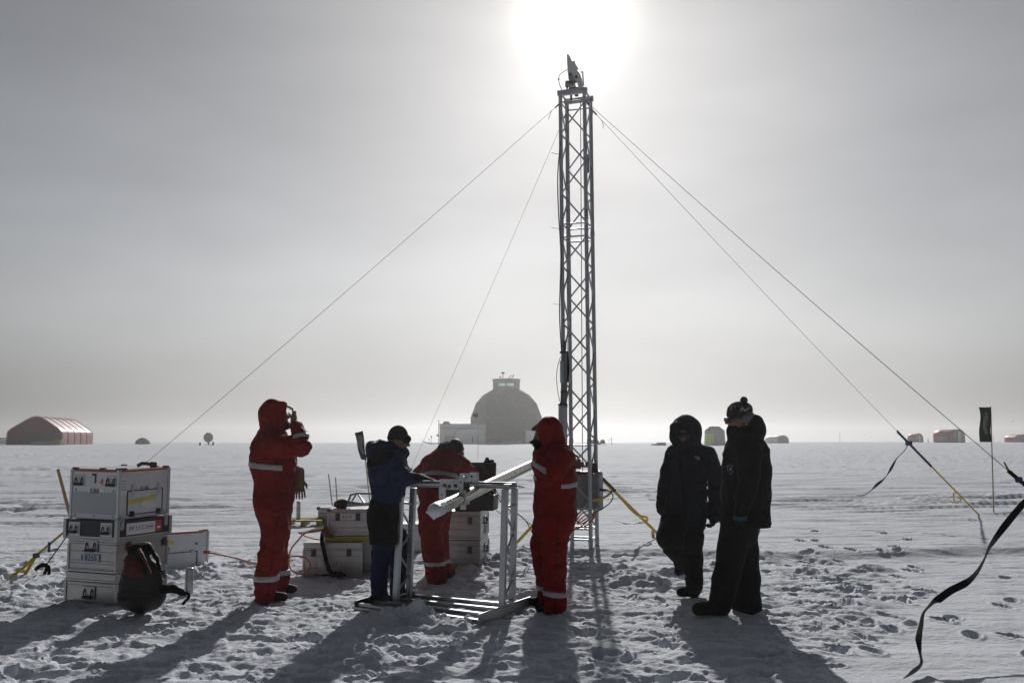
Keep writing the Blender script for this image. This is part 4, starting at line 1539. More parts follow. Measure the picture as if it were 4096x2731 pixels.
# ------------------------------------------------------------------ equipment cases
def handle(parent, c, ax, up, w, h, m_plate, flush=0.004):
    """recessed spring handle: plate, dark well and a bent grip; ax along the face, up its up direction"""
    c, ax, up = Vector(c), Vector(ax), Vector(up)
    nr = ax.cross(up).normalized()
    rot = Matrix((ax, up, nr)).transposed()
    hb = MB().box(c + nr * flush, (w, h, .006), rot)
    o = hb.build('handle', m_plate, parent, bevel=.002)
    MB().box(c + nr * (flush + .004), (w * .80, h * .72, .004), rot).build('handle_well', M['alu'], o)
    pts = [c + ax * (sx * w * .30) + up * (sy * h) + nr * z for sx, sy, z in
           ((-1, .30, .010), (-1, .10, .020), (-1, -.24, .026), (1, -.24, .026), (1, .10, .020), (1, .30, .010))]
    MB().tube(pts, .0065, 8).build('grip', M['dark_metal'], o)
    MB().tube([c + ax * (-w * .38) + up * (-h * .33) + nr * .022, c + ax * (w * .38) + up * (-h * .33) + nr * .022], .013, 8).build('rubber_grip', M['black_plastic'], o)
    return o


def latch(parent, c, ax, up, w=.05, h=.075, m='dark_metal'):
    c, ax, up = Vector(c), Vector(ax), Vector(up)
    nr = ax.cross(up).normalized()
    rot = Matrix((ax, up, nr)).transposed()
    b = MB().box(c + nr * .006, (w, h, .012), rot)
    b.box(c + nr * .014 + up * h * .12, (w * .55, h * .45, .010), rot)
    return b.build('latch', M[m], parent, bevel=.002)


def plate(name, parent, c, ax, up, w, h, m, t=.002, lift=.0015):
    c, ax, up = Vector(c), Vector(ax), Vector(up)
    nr = ax.cross(up).normalized()
    rot = Matrix((ax, up, nr)).transposed()
    return MB().box(c + nr * (lift + t / 2), (w, h, t), rot).build(name, M[m], parent)


def alu_body(t, w2, w1, h, beads=(.18, .42, .60, .80), lid=.78, m='alu'):
    """ribbed aluminium shell: x from 0 to w2, y from 0 to w1; folded rims, corner posts and raised beads"""
    b = MB()
    b.box((w2 / 2, w1 / 2, h * lid / 2), (w2 - .012, w1 - .012, h * lid - .004))
    for z in (.012,):
        b.box((w2 / 2, w1 / 2, z), (w2 + .004, w1 + .004, .022))
    for f in beads:
        if f < lid:
            b.box((w2 / 2, w1 / 2, h * f), (w2 - .002, w1 - .002, .010))
    for x in (.008, w2 - .008):
        for y in (.008, w1 - .008):
            b.box((x, y, h * lid / 2), (.024, .024, h * lid - .006))
    o = b.build('body', M[m], t, bevel=.003)
    l_ = MB()
    l_.box((w2 / 2, w1 / 2, h * (lid + 1) / 2), (w2 - .008, w1 - .008, h * (1 - lid) - .003))
    l_.box((w2 / 2, w1 / 2, h * lid + .010), (w2 + .005, w1 + .005, .018))
    l_.box((w2 / 2, w1 / 2, h - .012), (w2 + .003, w1 + .003, .018))
    l_.build('lid', M[m], t, bevel=.003)
    return o


Zu = Vector((0, 0, 1))
LEFT_AX, RIGHT_AX = Vector((0, -1, 0)), Vector((1, 0, 0))     # reading directions on the two visible faces
stack_c = on_ground(455, 2430)
ROT = R(68)


def st(name, label, z, dx=0.0, dy=0.0, turn=0.0, cat='case', lean=(0, 0)):
    c = Vector((stack_c.x, stack_c.y, stack_c.z)) + Matrix.Rotation(ROT, 3, 'Z') @ Vector((dx, dy, 0))
    return thing(name, label, cat, (c.x, c.y, z), rot=(lean[0], lean[1], ROT + turn))


W1, W2 = .60, .66
z0 = stack_c.z - .02
# lowest aluminium case
c1 = st('aluminium_case', 'dented aluminium case at the very bottom of the tall stack', z0)
alu_body(c1, W2, W1, .315, beads=(.16, .62, .70), lid=.74)
handle(c1, (0, W1 / 2, .135), LEFT_AX, Zu, .14, .115, M['alu_dull'])
for u in (.15, .60):
    latch(c1, (u, 0, .235), RIGHT_AX, Zu)
# case 8255
c2 = st('aluminium_case', 'aluminium case with label 8255, second from the bottom of the tall stack', z0 + .316, .004, .004, R(-.6))
alu_body(c2, W2 - .01, W1 - .01, .305, beads=(.10, .25, .33, .60), lid=.84)
handle(c2, (0, W1 / 2, .235), LEFT_AX, Zu, .155, .115, M['alu_dull'])
plate('label', c2, (0, W1 / 2 + .01, .128), LEFT_AX, Zu, .225, .072, 'label_blue', lift=.004)
text('number', '8255', .074, M['text'], c2, (-.0085, W1 / 2 - .004, .128), LEFT_AX, Zu)
plate('code_patch', c2, (0, W1 / 2 + .103, .128), LEFT_AX, Zu, .022, .045, 'grey_text', lift=.0065, t=.001)
for u in (.15, .60):
    latch(c2, (u, 0, .235), RIGHT_AX, Zu)
# blue-black case
c3 = st('equipment_case', 'flat blue black case between the white case and the aluminium cases', z0 + .622, -.012, -.012, R(.5))
w1, w2, h3 = W1 + .012, W2 + .012, .168
b = MB().box((w2 / 2, w1 / 2, h3 / 2), (w2, w1, h3 - .004))
b.build('body', M['black_case'], c3, bevel=.004)
for x in (0, w2):
    for y in (0, w1):
        MB().box((x, y, h3 / 2), (.034, .034, h3 + .014)).build('corner_trim', M['alu_dull'], c3, bevel=.002)
MB().box((w2 / 2, 0, .010), (w2, .010, .020)).box((0, w1 / 2, .010), (.010, w1, .020)).build('edge_trim', M['alu_dull'], c3, bevel=.002)
for u in (.105, w1 - .125):
    plate('handle_plate', c3, (0, w1 - u, h3 / 2), LEFT_AX, Zu, .135, .125, 'case_trim', lift=.001, t=.003)
    handle(c3, (-.003, w1 - u, h3 / 2), LEFT_AX, Zu, .105, .092, M['alu_dull'])
plate('name_label', c3, (w2 * .44, 0, h3 * .50), RIGHT_AX, Zu, .37, .105, 'label')
text('lettering', 'IPP 3.5 C-AWI', .056, M['grey_text'], c3, (w2 * .44, -.0045, h3 * .50), RIGHT_AX, Zu, stretch=.92)
plate('red_square', c3, (w2 * .77, 0, h3 * .53), RIGHT_AX, Zu, .085, .100, 'red_paint')
plate('square_bar', c3, (w2 * .775, 0, h3 * .44), RIGHT_AX, Zu, .045, .020, 'label', lift=.004)
for u in (.05, w2 - .06):
    latch(c3, (u, 0, h3 - .03), RIGHT_AX, Zu, .042, .11, 'alu_dull')
# white case 8288
c4 = st('equipment_case', 'tall white case with orange rim and label 8288 on top of the stack', z0 + .792, .020, .022, R(.3), lean=(R(.6), R(-1.0)))
w1, w2, h4 = W1 - .035, W2 - .02, .452
b = MB().box((w2 / 2, w1 / 2, h4 / 2), (w2, w1, h4))
b.build('body', M['white_case'], c4, bevel=.006)
for x, y in ((0, 0), (0, w1), (w2, 0), (w2, w1)):
    MB().box((x, y, h4 / 2), (.026, .026, h4 + .006)).build('corner_trim', M['case_trim'], c4, bevel=.004)
b = MB().box((w2 / 2, -.001, h4 - .010), (w2 - .06, .012, .018)).box((-.001, w1 / 2, h4 - .010), (.012, w1 - .06, .018))
b.build('rim', M['orange'], c4, bevel=.002)
MB().box((w2 / 2, w1 / 2, h4 + .002), (w2 - .02, w1 - .02, .008)).build('lid', M['case_trim'], c4)
for x, y in ((.02, .02), (.02, w1 - .02), (w2 - .02, .02), (w2 - .02, w1 - .02), (.02, w1 * .38), (w2 * .12, .02)):
    MB().box((x, y, h4 + .010), (.045, .045, .014)).build('stacking_foot', M['dark_red'], c4, bevel=.003)
for u in (.095, w1 - .085):
    handle(c4, (0, w1 - u, h4 - .105), LEFT_AX, Zu, .125, .098, M['case_trim'])
plate('vent_panel', c4, (0, w1 / 2, .145), LEFT_AX, Zu, w1 - .05, .20, 'vent_grey', lift=.001)
for z in (.030, .262):
    for u in (.10, .5, .9):
        MB().box((-.004, w1 * u, z), (.006, .010, .010)).build('rivet', M['dark_metal'], c4)
plate('hook_tag', c4, (0, w1 * .52, h4 - .045), LEFT_AX, Zu, .05, .018, 'dark_red', lift=.003)
plate('lock_strip', c4, (0, w1 * .49, h4 - .085), LEFT_AX, Zu, .016, .075, 'dark_metal', lift=.003)
text('number', '4', .095, M['text_orange'], c4, (-.004, w1 * .36, h4 - .115), LEFT_AX, Zu)
plate('label', c4, (0, w1 * .47, h4 - .195), LEFT_AX, Zu, .20, .052, 'label', lift=.001)
text('number', '8288', .055, M['text'], c4, (-.0045, w1 * .50, h4 - .195), LEFT_AX, Zu)
plate('label', c4, (w2 * .52, 0, h4 - .185), RIGHT_AX, Zu, .22, .052, 'label', lift=.001)
text('number', '8288', .055, M['text'], c4, (w2 * .50, -.0045, h4 - .185), RIGHT_AX, Zu)
# hatch in the long side: a dark seam all round, hinges and clips
hx0, hx1, hz0, hz1 = w2 * .17, w2 * .87, .038, .255
plate('hatch', c4, ((hx0 + hx1) / 2, 0, (hz0 + hz1) / 2), RIGHT_AX, Zu, hx1 - hx0, hz1 - hz0, 'white_case', lift=.002)
b = MB()
for a_, b_ in (((hx0, hz0), (hx1, hz0)), ((hx1, hz0), (hx1, hz1)), ((hx1, hz1), (hx0, hz1)), ((hx0, hz1), (hx0, hz0))):
    b.bar((a_[0], -.004, a_[1]), (b_[0], -.004, b_[1]), .008, .008)
b.build('hatch_seal', M['black_plastic'], c4)
for u in (hx0 + .06, hx1 - .05):
    latch(c4, (u, 0, hz1 + .0), RIGHT_AX, Zu, .034, .105, 'case_trim')
    latch(c4, (u, 0, hz0 + .005), RIGHT_AX, Zu, .055, .050, 'black_plastic')
tp = plate('yellow_sticker', c4, (w2 * .46, 0, .165), (1, 0, .10), (-.10, 0, 1), .36, .038, 'yellow_tape', lift=.0055)
plate('torn_tape', c4, (w2 * .58, 0, .118), (1, 0, -.2), (.2, 0, 1), .16, .05, 'label', lift=.005)
plate('notice', c4, (w2 * .09, 0, h4 - .15), RIGHT_AX, Zu, .085, .16, 'label', lift=.003)
b = MB()
for k in range(4):
    b.box((w2 * .09, -.0062, h4 - .10 - .026 * k), (.06, .002, .006))
b.build('notice_lines', M['grey_text'], c4)
# bent handle lying on the case
CT = z0 + .792 + .452 + .02
qY = 8.72
_s = lambda x, y: P(x, 1900 + (y - 1900) * 1.0, qY)
zoff = CT + .012 - P(560, 1891, qY).z
pv_ = thing('crank_handle', 'dark red bent crank handle lying on top of the tall white case', 'handle', P(600, 1890, qY) + Vector((0, 0, zoff)))
_P = lambda x, y, Y=0: P(x, y, qY + (Y - 9.0 if Y else 0)) + Vector((0, 0, zoff))
q0, q1, q2 = _P(548, 1889, 9.0), _P(584, 1879, 9.02), _P(609, 1883, 9.04)
MB().tube([q0, (q0 + q1) / 2 + Vector((0, 0, .012)), q1, q2], [.017, .017, .017, .015], 10).build('lever', M['dark_red'], pv_, world=True)
MB().tube([_P(600, 1884, 9.03), _P(624, 1884, 9.06)], .026, 12).tube([_P(609, 1892, 9.04), _P(611, 1872, 9.04)], .020, 12).box(_P(618, 1890, 9.05), (.07, .05, .012)).build('pivot', M['dark_red'], pv_, world=True, bevel=.003)

# white case 90 standing on the snow behind the stack
ca, cb = on_ground(656, 2292), on_ground(828, 2262)
d90 = (cb - ca)
a90 = math.atan2(d90.y, d90.x)
c5 = thing('equipment_case', 'white case with orange rim half hidden behind the tall stack', 'case', (ca.x, ca.y, ca.z - .01), rot=(R(-2), R(2.5), a90))
L5, D5, H5 = d90.length, .46, .455
b = MB().box((L5 / 2 - .12, D5 / 2, H5 / 2), (L5 + .24, D5, H5))
b.build('body', M['white_case'], c5, bevel=.006)
MB().box((L5 - .005, -.002, H5 / 2), (.030, .02, H5 + .004)).build('corner_trim', M['case_trim'], c5, bevel=.003)
MB().box((L5 / 2 - .14, -.001, H5 - .008), (L5 + .12, .012, .024)).box((L5 - .03, .02, H5 + .008), (.05, .05, .016)).box((L5 - .10, .02, H5 + .006), (.035, .04, .012)).build('rim', M['orange'], c5, bevel=.002)
plate('yellow_sticker', c5, (.06, 0, H5 - .11), RIGHT_AX, Zu, .15, .040, 'yellow_tape')
text('number', '90', .055, M['text'], c5, (.045, -.002, H5 - .185), RIGHT_AX, Zu)
plate('grey_sticker', c5, (L5 * .72, 0, H5 - .14), RIGHT_AX, Zu, .05, .025, 'grey_text')
b = MB()
for a_, b_ in (((-.2, .04), (L5 * .74, .04)), ((L5 * .74, .04), (L5 * .74, .225)), ((L5 * .74, .225), (-.2, .225))):
    b.bar((a_[0], -.004, a_[1]), (b_[0], -.004, b_[1]), .008, .008)
b.build('hatch_seal', M['black_plastic'], c5)
latch(c5, (L5 * .62, 0, .225), RIGHT_AX, Zu, .045, .05, 'case_trim')
latch(c5, (L5 * .66, 0, .03), RIGHT_AX, Zu, .055, .05, 'black_plastic')
MB().box((L5 / 2 - .1, .03, -.008), (L5 + .2, .08, .03)).build('skid', M['black_plastic'], c5)


# flask
def flask(px, py, label, hgt, rad, group=None):
    p = on_ground(px, py)
    t = thing('thermos_flask', label, 'flask', (p.x, p.y, p.z - .01), group=group)
    MB().lathe([(rad * .96, 0), (rad, .01), (rad, hgt * .70), (rad * .97, hgt * .715)], n=20).build('body', M['thermos'], t)
    MB().lathe([(rad * .97, hgt * .72), (rad * .97, hgt * .95), (rad * .85, hgt), (rad * .2, hgt)], n=20).build('cup', M['thermos'], t)
    MB().lathe([(rad * .93, hgt * .71), (rad * .93, hgt * .725)], n=20).build('seam', M['dark_metal'], t)
    return t


fl1 = flask(755, 2381, 'grey steel thermos flask standing in the snow beside the backpack', .275, .039)
b = MB()
for k in range(5):
    b.box((-.012, -.0385, .045 + .012 * k), (.010, .004, .008))
b.build('side_print', M['grey_text'], fl1)
pal = on_ground(1222, 2104)
pt_ = thing('pallet', 'low olive yellow pallet on the snow behind the person shading the eyes', 'pallet', (pal.x, pal.y, pal.z - .01), R(5))
b = MB()
for y in (-.3, 0, .3):
    b.box((0, y, .13), (.62, .16, .024))
b.build('deck_boards', M['yellow_paint'], pt_)
for x in (-.26, 0, .26):
    MB().box((x, 0, .058), (.07, .76, .116)).build('runner', M['yellow_paint'], pt_)
f2 = flask(1194, 2092, 'grey steel thermos flask standing on the olive yellow pallet', .30, .036)
f2.location = (P(1193, 2070, pal.y - .05).x, pal.y - .05, pal.z + .135)

# aluminium cases by the blue jacket
c6 = thing('aluminium_case', 'aluminium case with label 237 on the snow under the pile', 'case', P(1210, 2296, 10.45), R(3))
c6.location.z = zg(c6.location.x, c6.location.y) - .015
alu_body(c6, .645, .40, .395, beads=(.14, .30, .62), lid=.80)
text('number', '237', .060, M['text'], c6, (.335, -.004, .150), RIGHT_AX, Zu)
plate('label', c6, (.305, 0, .150), RIGHT_AX, Zu, .20, .075, 'alu_dull', lift=.0005, t=.002)
for u in (.115, .50):
    latch(c6, (u, 0, .285), RIGHT_AX, Zu, .052, .080)
plate('worn_label', c6, (.19, 0, .175), RIGHT_AX, Zu, .05, .085, 'label', lift=.001)
c6b = thing('aluminium_case', 'dull aluminium case behind the blue trousers at the right of the pile', 'case', P(1440, 2285, 10.75), R(2))
c6b.location.z = zg(c6b.location.x, c6b.location.y) - .015
alu_body(c6b, .52, .40, .385, beads=(.14, .30, .62), lid=.80, m='alu_dull')
rn = thing('wooden_runner', 'olive yellow wooden beam under the aluminium case 6314', 'beam', P(1400, 2142, 10.56))
MB().box((0, .05, 0), (.56, .16, .06)).build('beam', M['yellow_paint'], rn, bevel=.004)
rn.location.z = c6.location.z + .395 + .031
c7 = thing('aluminium_case', 'aluminium case with label 6314 on the beam at the top of the pile', 'case', P(1309, 2133, 10.56), R(2))
c7.location.z = rn.location.z + .031
alu_body(c7, .465, .36, .292, beads=(.14, .30, .58), lid=.90)
plate('label', c7, (.225, 0, .208), RIGHT_AX, Zu, .17, .062, 'label', lift=.004)
text('number', '6314', .052, M['text'], c7, (.215, -.009, .208), RIGHT_AX, Zu)
for u in (.112, .335):
    latch(c7, (u, 0, .205), RIGHT_AX, Zu, .050, .082)
for u in (.0, .445):
    MB().box((u + .012, .012, .283), (.045, .045, .030)).build('corner_cap', M['black_plastic'], c7, bevel=.004)
c8 = thing('aluminium_case', 'small aluminium case on the snow beyond the case 6314, mostly hidden', 'case', on_ground(1272, 2101), R(0))
alu_body(c8, .46, .36, .315, beads=(.2, .45, .7), lid=.86)
MB().box((0, 0, .30), (.05, .05, .05)).build('corner_cap', M['black_plastic'], c8)
plate('yellow_stripe', c8, (.10, 0, .215), RIGHT_AX, Zu, .2, .022, 'yellow_paint')
# tube frame and bag on the 6314 case
ztop = c7.location.z + .292
tf_ = thing('tube_frame', 'small frame of bent aluminium tubes on top of the case 6314', 'frame', (c7.location.x + .3, c7.location.y + .15, ztop))
zc = lambda x, y, Y: P(1100 + x / 3.137, 1850 + y / 3.137, Y)
for pts, r in (([zc(905, 532, 10.66), zc(950, 402, 10.74), zc(1030, 385, 10.82), zc(1260, 390, 10.84)], .012),
               ([zc(965, 480, 10.9), zc(1030, 378, 10.9), zc(1125, 515, 10.72)], .011),
               ([zc(915, 492, 10.70), zc(1010, 508, 10.68), zc(1125, 524, 10.66)], .017),
               ([zc(900, 536, 10.62), zc(1020, 528, 10.62), zc(1250, 512, 10.64)], .017)):
    MB().tube(pts, r, 10).build('tube', M['alu_bright'], tf_, world=True)
bg = Sdf(np.array(zc(740, 560, 10.7)) - .15, np.array(zc(910, 470, 10.85)) + .15, .010)
bg.cone(zc(780, 525, 10.76), zc(880, 515, 10.76), .040, .045, .03)
bg.cone(zc(830, 510, 10.76), zc(890, 505, 10.80), .042, .036, .03)
bg.wrinkle(.010, 14, 81)
bgt = thing('tool_bag', 'small dark brown bag lying on the case 6314 beside the tube frame', 'bag', (zc(830, 540, 10.76).x, 10.76, ztop))
bg.build('bag', M['dark_red'], bgt)
MB().tube(curve_pts([zc(790, 515, 10.72), zc(830, 485, 10.70), zc(880, 505, 10.72)], 14), .006, 6).build('carry_strap', M['black_web'], bgt, world=True)

# stakes behind the pile
for k, (a_, b_) in enumerate((((1314, 1895), (1331, 2030)), ((1342, 1908), (1351, 2030)))):
    base = on_ground(1338 + 16 * k, 2082 - 6 * k)
    top = P(a_[0], a_[1], base.y + .05)
    s_ = MB().tube([base - Vector((0, 0, .05)), top], [.011, .010], 8).build('stake', M['bamboo'], None)
    tag(s_, ('thin bamboo stake behind the case 6314, the taller of the two', 'thin bamboo stake behind the case 6314, the shorter of the two')[k], 'stake', 'stakes behind the pile')
# pole leaning behind the stack
base = on_ground(318, 2190)
pl = MB().tube([base - Vector((0, 0, .05)), P(282, 2068, base.y - .02), P(232, 1876, base.y + .06)], [.026, .025, .022], 10).build('pole', M['bamboo'], None)
tag(pl, 'thick wooden pole leaning out behind the tall case stack', 'pole')

# shiny case between the blue jacket and the bending person
q = on_ground(1640, 2214)
c9 = thing('aluminium_case', 'shiny aluminium case with yellow base between the blue trousers and red trousers', 'case', (q.x - .18, q.y, q.z - .01), R(-4))
alu_body(c9, .34, .45, .40, beads=(.2, .42, .6), lid=.8)
MB().box((.17, .225, .02), (.352, .462, .05)).build('base_rim', M['yellow_paint'], c9, bevel=.006)

# two stacked cases at the laptop; snow is banked against them
cc = Vector((-.365, 10.95, 0))
a10 = R(84)
for k, (lb, zz) in enumerate((('aluminium case half buried in the snow bank, below the case labelled 52', .02), ('aluminium case labelled 52 beside the bending person, under the black laptop case', .352))):
    t = thing('aluminium_case', lb, 'case', (cc.x, cc.y, zz), a10 + R(.6 * k))
    alu_body(t, .80, .56, .33, beads=(.12, .36, .62), lid=.82)
    handle(t, (.45, 0, .20), RIGHT_AX, Zu, .15, .11, M['alu_dull'])
    for u in (.12, .44):
        latch(t, (0, u, .22), LEFT_AX, Zu, .05, .08)
    if k:
        plate('label', t, (0, .40, .17), LEFT_AX, Zu, .12, .06, 'label')
        text('number', '52', .055, M['text'], t, (-.005, .40, .17), LEFT_AX, Zu)
        plate('side_label', t, (.47, 0, .085), RIGHT_AX, Zu, .12, .10, 'grey_text', lift=.006)
    else:
        MB().box((.40, .28, .035), (.812, .572, .05)).build('base_rim', M['yellow_paint'], t, bevel=.006)
lc = thing('laptop_case', 'open black rugged laptop case with its screen lid raised on the aluminium cases', 'laptop', (-.40, 11.15, .684), R(-8))
MB().box((-.02, .02, .09), (.46, .36, .18)).build('base', M['black_plastic'], lc, bevel=.012)
b = MB().box((-.03, .20, .36), (.42, .05, .38), Matrix.Rotation(R(-9), 3, 'X'))
lid_ = b.build('lid', M['black_plastic'], lc, bevel=.010)
MB().box((-.03, .168, .352), (.34, .006, .28), Matrix.Rotation(R(-9), 3, 'X')).build('screen', M['screen'], lid_)
b = MB()
for a_, b_ in (((-.20, .21), (.14, .21)), ((.14, .21), (.14, .49)), ((.14, .49), (-.20, .49)), ((-.20, .49), (-.20, .21))):
    b.bar((a_[0], .168 - (.35 - a_[1]) * .16, a_[1]), (b_[0], .168 - (.35 - b_[1]) * .16, b_[1]), .012, .010)
b.build('screen_frame', M['dark_metal'], lid_)
MB().box((-.02, -.06, .186), (.34, .16, .012)).build('keyboard', M['screen'], lc)
bb = Sdf((-.52, 11.25, .60), (-.1, 11.7, 1.35), .012)
bb.cone((-.285, 11.42, .78), (-.28, 11.42, 1.16), .095, .085, .05, flat=((0, 1, 0), 1.2))
bb.cone((-.33, 11.40, 1.20), (-.30, 11.40, 1.27), .022, .02, .03)
bb.cone((-.25, 11.40, 1.18), (-.235, 11.40, 1.24), .030, .022, .03)
bb.wrinkle(.012, 10, 91)
bbt = thing('shoulder_bag', 'black bag standing behind the open laptop case', 'bag', (-.28, 11.42, .69))
bb.build('bag', M['black'], bbt)
MB().tube(curve_pts([(-.34, 11.36, 1.18), (-.30, 11.34, 1.26), (-.22, 11.36, 1.17)], 16), .008, 6).build('handle', M['black_web'], bbt, world=True)

# backpack against the stack
f = Fig(8.05, 200, 1850, 2.613)
bp_ = thing('backpack', 'black and red rucksack slumped against the aluminium cases', 'backpack', f.j(930, 1530, 0))
Y_ = .0
bk = Sdf(f.j(680, 1560, 0) - np.array((0, .35, 0)), f.j(1480, 820, 0) + np.array((0, .5, 0)), .010)
f.limb(bk, [(930, 950, .10, 105), (950, 1080, .05, 140), (960, 1220, .0, 165), (960, 1390, -.02, 160)], .06, ((0, 1, 0), .85))
f.limb(bk, [(1000, 900, .14, 60), (1060, 1050, .10, 62), (1110, 1220, .05, 64)], .05)
f.limb(bk, [(830, 1440, -.05, 80), (1060, 1440, -.05, 78)], .06)
f.limb(bk, [(1010, 1300, .02, 105), (1120, 1390, .0, 78)], .06)
f.limb(bk, [(850, 1250, .0, 95), (810, 1400, -.03, 85)], .06)
bk.wrinkle(.016, 9, 95)
bk.build('pack_body', M['pack_grey'], bp_)
rp = Sdf(f.j(700, 1400, 0) - np.array((0, .4, 0)), f.j(1200, 840, 0) + np.array((0, .3, 0)), .010)
f.limb(rp, [(835, 1020, -.08, 58), (865, 1110, -.12, 70), (915, 1170, -.13, 50)], .04, ((0, 1, 0), .7))
f.limb(rp, [(930, 905, -.06, 16), (985, 1010, -.13, 15), (1045, 1150, -.14, 13)], .01)
rp.wrinkle(.010, 12, 97)
rp.build('front_pocket', M['pack_red'], bp_)
lidp = Sdf(f.j(780, 1010, 0) - np.array((0, .4, 0)), f.j(1120, 800, 0) + np.array((0, .3, 0)), .010)
f.limb(lidp, [(880, 915, .06, 62), (1010, 905, .06, 60)], .04)
lidp.wrinkle(.012, 12, 99)
lidp.build('top_lid', M['black'], bp_)
hb_ = Sdf(f.j(1050, 1480, 0) - np.array((0, .3, 0)), f.j(1500, 1230, 0) + np.array((0, .3, 0)), .009)
f.limb(hb_, [(1110, 1350, 0, 62), (1200, 1318, -.02, 44), (1290, 1318, -.02, 38), (1370, 1350, -.02, 30), (1410, 1378, -.02, 17)], .02)
hb_.build('hip_belt', M['black'], bp_)
MB().tube(curve_pts([f.j(x, y, -.03) for x, y in ((1405, 1360), (1440, 1365), (1452, 1400), (1420, 1440), (1385, 1478))], 24), .012, 8).build('buckle_strap', M['black_web'], bp_, world=True)
MB().tube(curve_pts([f.j(x, y, -.08) for x, y in ((760, 1440), (745, 1495), (800, 1520), (900, 1525), (1010, 1515), (1100, 1490))], 30), .010, 8).build('shoulder_strap', M['black_web'], bp_, world=True)
MB().tube(curve_pts([f.j(x, y, .02) for x, y in ((1060, 900), (1120, 1020), (1150, 1150), (1165, 1260))], 20), .014, 8).build('side_strap', M['black_web'], bp_, world=True)


# ------------------------------------------------------------------ drill tower
TB = on_ground(2326, 2202)                   # centre of the base
TY = TB.y
yaw = R(-19)
TS = .345                                     # side length
TOPZ = P(2304, 385, TY).z
lean_x = -.035
tw = thing('lattice_tower', 'tall aluminium lattice drill tower held upright by guy wires', 'tower', (TB.x, TB.y, 0))


def leg_xy(i, z):
    sx, sy = ((-1, -1), (-1, 1), (1, -1), (1, 1))[i]      # front left, back left, front right, back right
    x, y = sx * TS / 2, sy * TS / 2
    c, s = math.cos(yaw), math.sin(yaw)
    return Vector((TB.x + x * c - y * s + lean_x * z / TOPZ, TB.y + x * s + y * c, z))


base_z = zg(TB.x, TB.y) - .04
for i in range(4):
    zt = TOPZ + .02
    MB().tube([leg_xy(i, base_z), leg_xy(i, zt)], .027, 12).build('leg', M['steel'], tw, world=True)
    for zj in (.16, 1.47, 4.35):
        MB().lathe([(.029, -.035), (.031, -.03), (.031, .03), (.029, .035)], leg_xy(i, zj), 12).build('leg_joint', M['steel'], tw, world=True)
SECT = ((.34, 1.42), (1.50, 4.25), (4.45, TOPZ - .16))
for (a, bq, start, nm) in ((0, 2, 1, 'front'), (1, 3, 0, 'back'), (2, 3, 1, 'right'), (0, 1, 0, 'left')):
    for (z0_, z1_) in SECT:
        b = MB()
        n_ = max(2, round((z1_ - z0_) / .385))
        zs_ = [z1_ - (z1_ - z0_) * k / n_ for k in range(n_ + 1)]
        for k in range(n_):
            i0, i1 = (a, bq) if (k + start) % 2 == 0 else (bq, a)
            b.tube([leg_xy(i0, zs_[k]), leg_xy(i1, zs_[k + 1])], .0115, 8)
        b.build('bracing', M['steel'], tw, world=True)
    for zj in (.19, .33, 1.43, 4.26, 4.44, TOPZ - .13):
        MB().tube([leg_xy(a, zj), leg_xy(bq, zj)], .0115, 8).build('crossbar', M['steel'], tw, world=True)
for (a, bq) in ((0, 2), (1, 3)):
    p0, p1 = leg_xy(a, TOPZ), leg_xy(bq, TOPZ)
    d = (p1 - p0).normalized() * .04
    MB().bar(p0 - d, p1 + d, .05, .075).build('cap_beam', M['steel'], tw, world=True, bevel=.006)
for (a, bq) in ((0, 1), (2, 3)):
    p0, p1 = leg_xy(a, TOPZ), leg_xy(bq, TOPZ)
    MB().bar(p0, p1, .022, .022).build('side_beam', M['steel'], tw, world=True, bevel=.004)
# number written down a leg
p = leg_xy(2, 4.55)
text('leg_number', '9655', .075, M['text'], tw, tw.matrix_world.inverted() @ p - Vector((TB.x, TB.y, 0)) + Vector((0, -.031, 0)), (0, 0, -1), (1, 0, 0))
# small box on the back right leg
p = leg_xy(3, 5.35)
MB().box(p + Vector((-.05, -.02, 0)), (.035, .05, .26)).build('junction_box', M['winch'], tw, world=True, bevel=.004)

# crown sheave on top
cs = thing('crown_sheave', 'grey pulley block with slanted side plates on top of the tower', 'pulley', (TB.x + lean_x, TB.y, TOPZ + .045))
zq = lambda x, y, dy=0: P(2150 + x / 5.057, 190 + y / 5.057, TY + dy)
OUT = {-.055: ((660, 300), (752, 262), (770, 340), (830, 430), (800, 470), (850, 520), (900, 640), (925, 810), (830, 820), (800, 700), (735, 640), (690, 520), (650, 420)),
       .055: ((590, 140), (630, 140), (668, 205), (690, 260), (720, 330), (700, 470), (745, 620), (780, 815), (735, 820), (690, 740), (640, 640), (610, 520), (600, 330))}
for dy in (-.055, .055):
    o_ = [zq(x, y, dy) for x, y in OUT[dy]]
    vs = o_ + [p + Vector((0, .008, 0)) for p in o_]
    n_ = len(o_)
    MB().add(vs, [tuple(range(n_)), tuple(range(n_, 2 * n_))[::-1]] + [(i, (i + 1) % n_, n_ + (i + 1) % n_, n_ + i) for i in range(n_)]).build('side_plate', M['case_trim'], cs, world=True)
MB().lathe([(.07, -.018), (.085, -.02), (.07, 0), (.085, .02), (.07, .018)], zq(745, 600), 24, axis='y').build('wheel', M['winch'], cs, world=True)
MB().tube([zq(650, 560, -.09), zq(650, 560, .09)], .02, 10).tube([zq(780, 600, -.08), zq(780, 600, .08)], .022, 10).build('axle', M['dark_metal'], cs, world=True)
MB().bar(zq(915, 500), zq(930, 780), .018).bar(zq(870, 505), zq(925, 500), .016).build('bracket', M['steel'], cs, world=True)
MB().box(zq(640, 740), (.11, .10, .06)).box(zq(680, 1000), (.03, .03, .16)).box(zq(600, 770), (.03, .03, .10)).build('pivot_block', M['dark_metal'], cs, world=True, bevel=.004)
MB().box(zq(790, 950), (.05, .05, .05)).box(zq(790, 850), (.22, .10, .03)).build('mount', M['dark_metal'], cs, world=True)
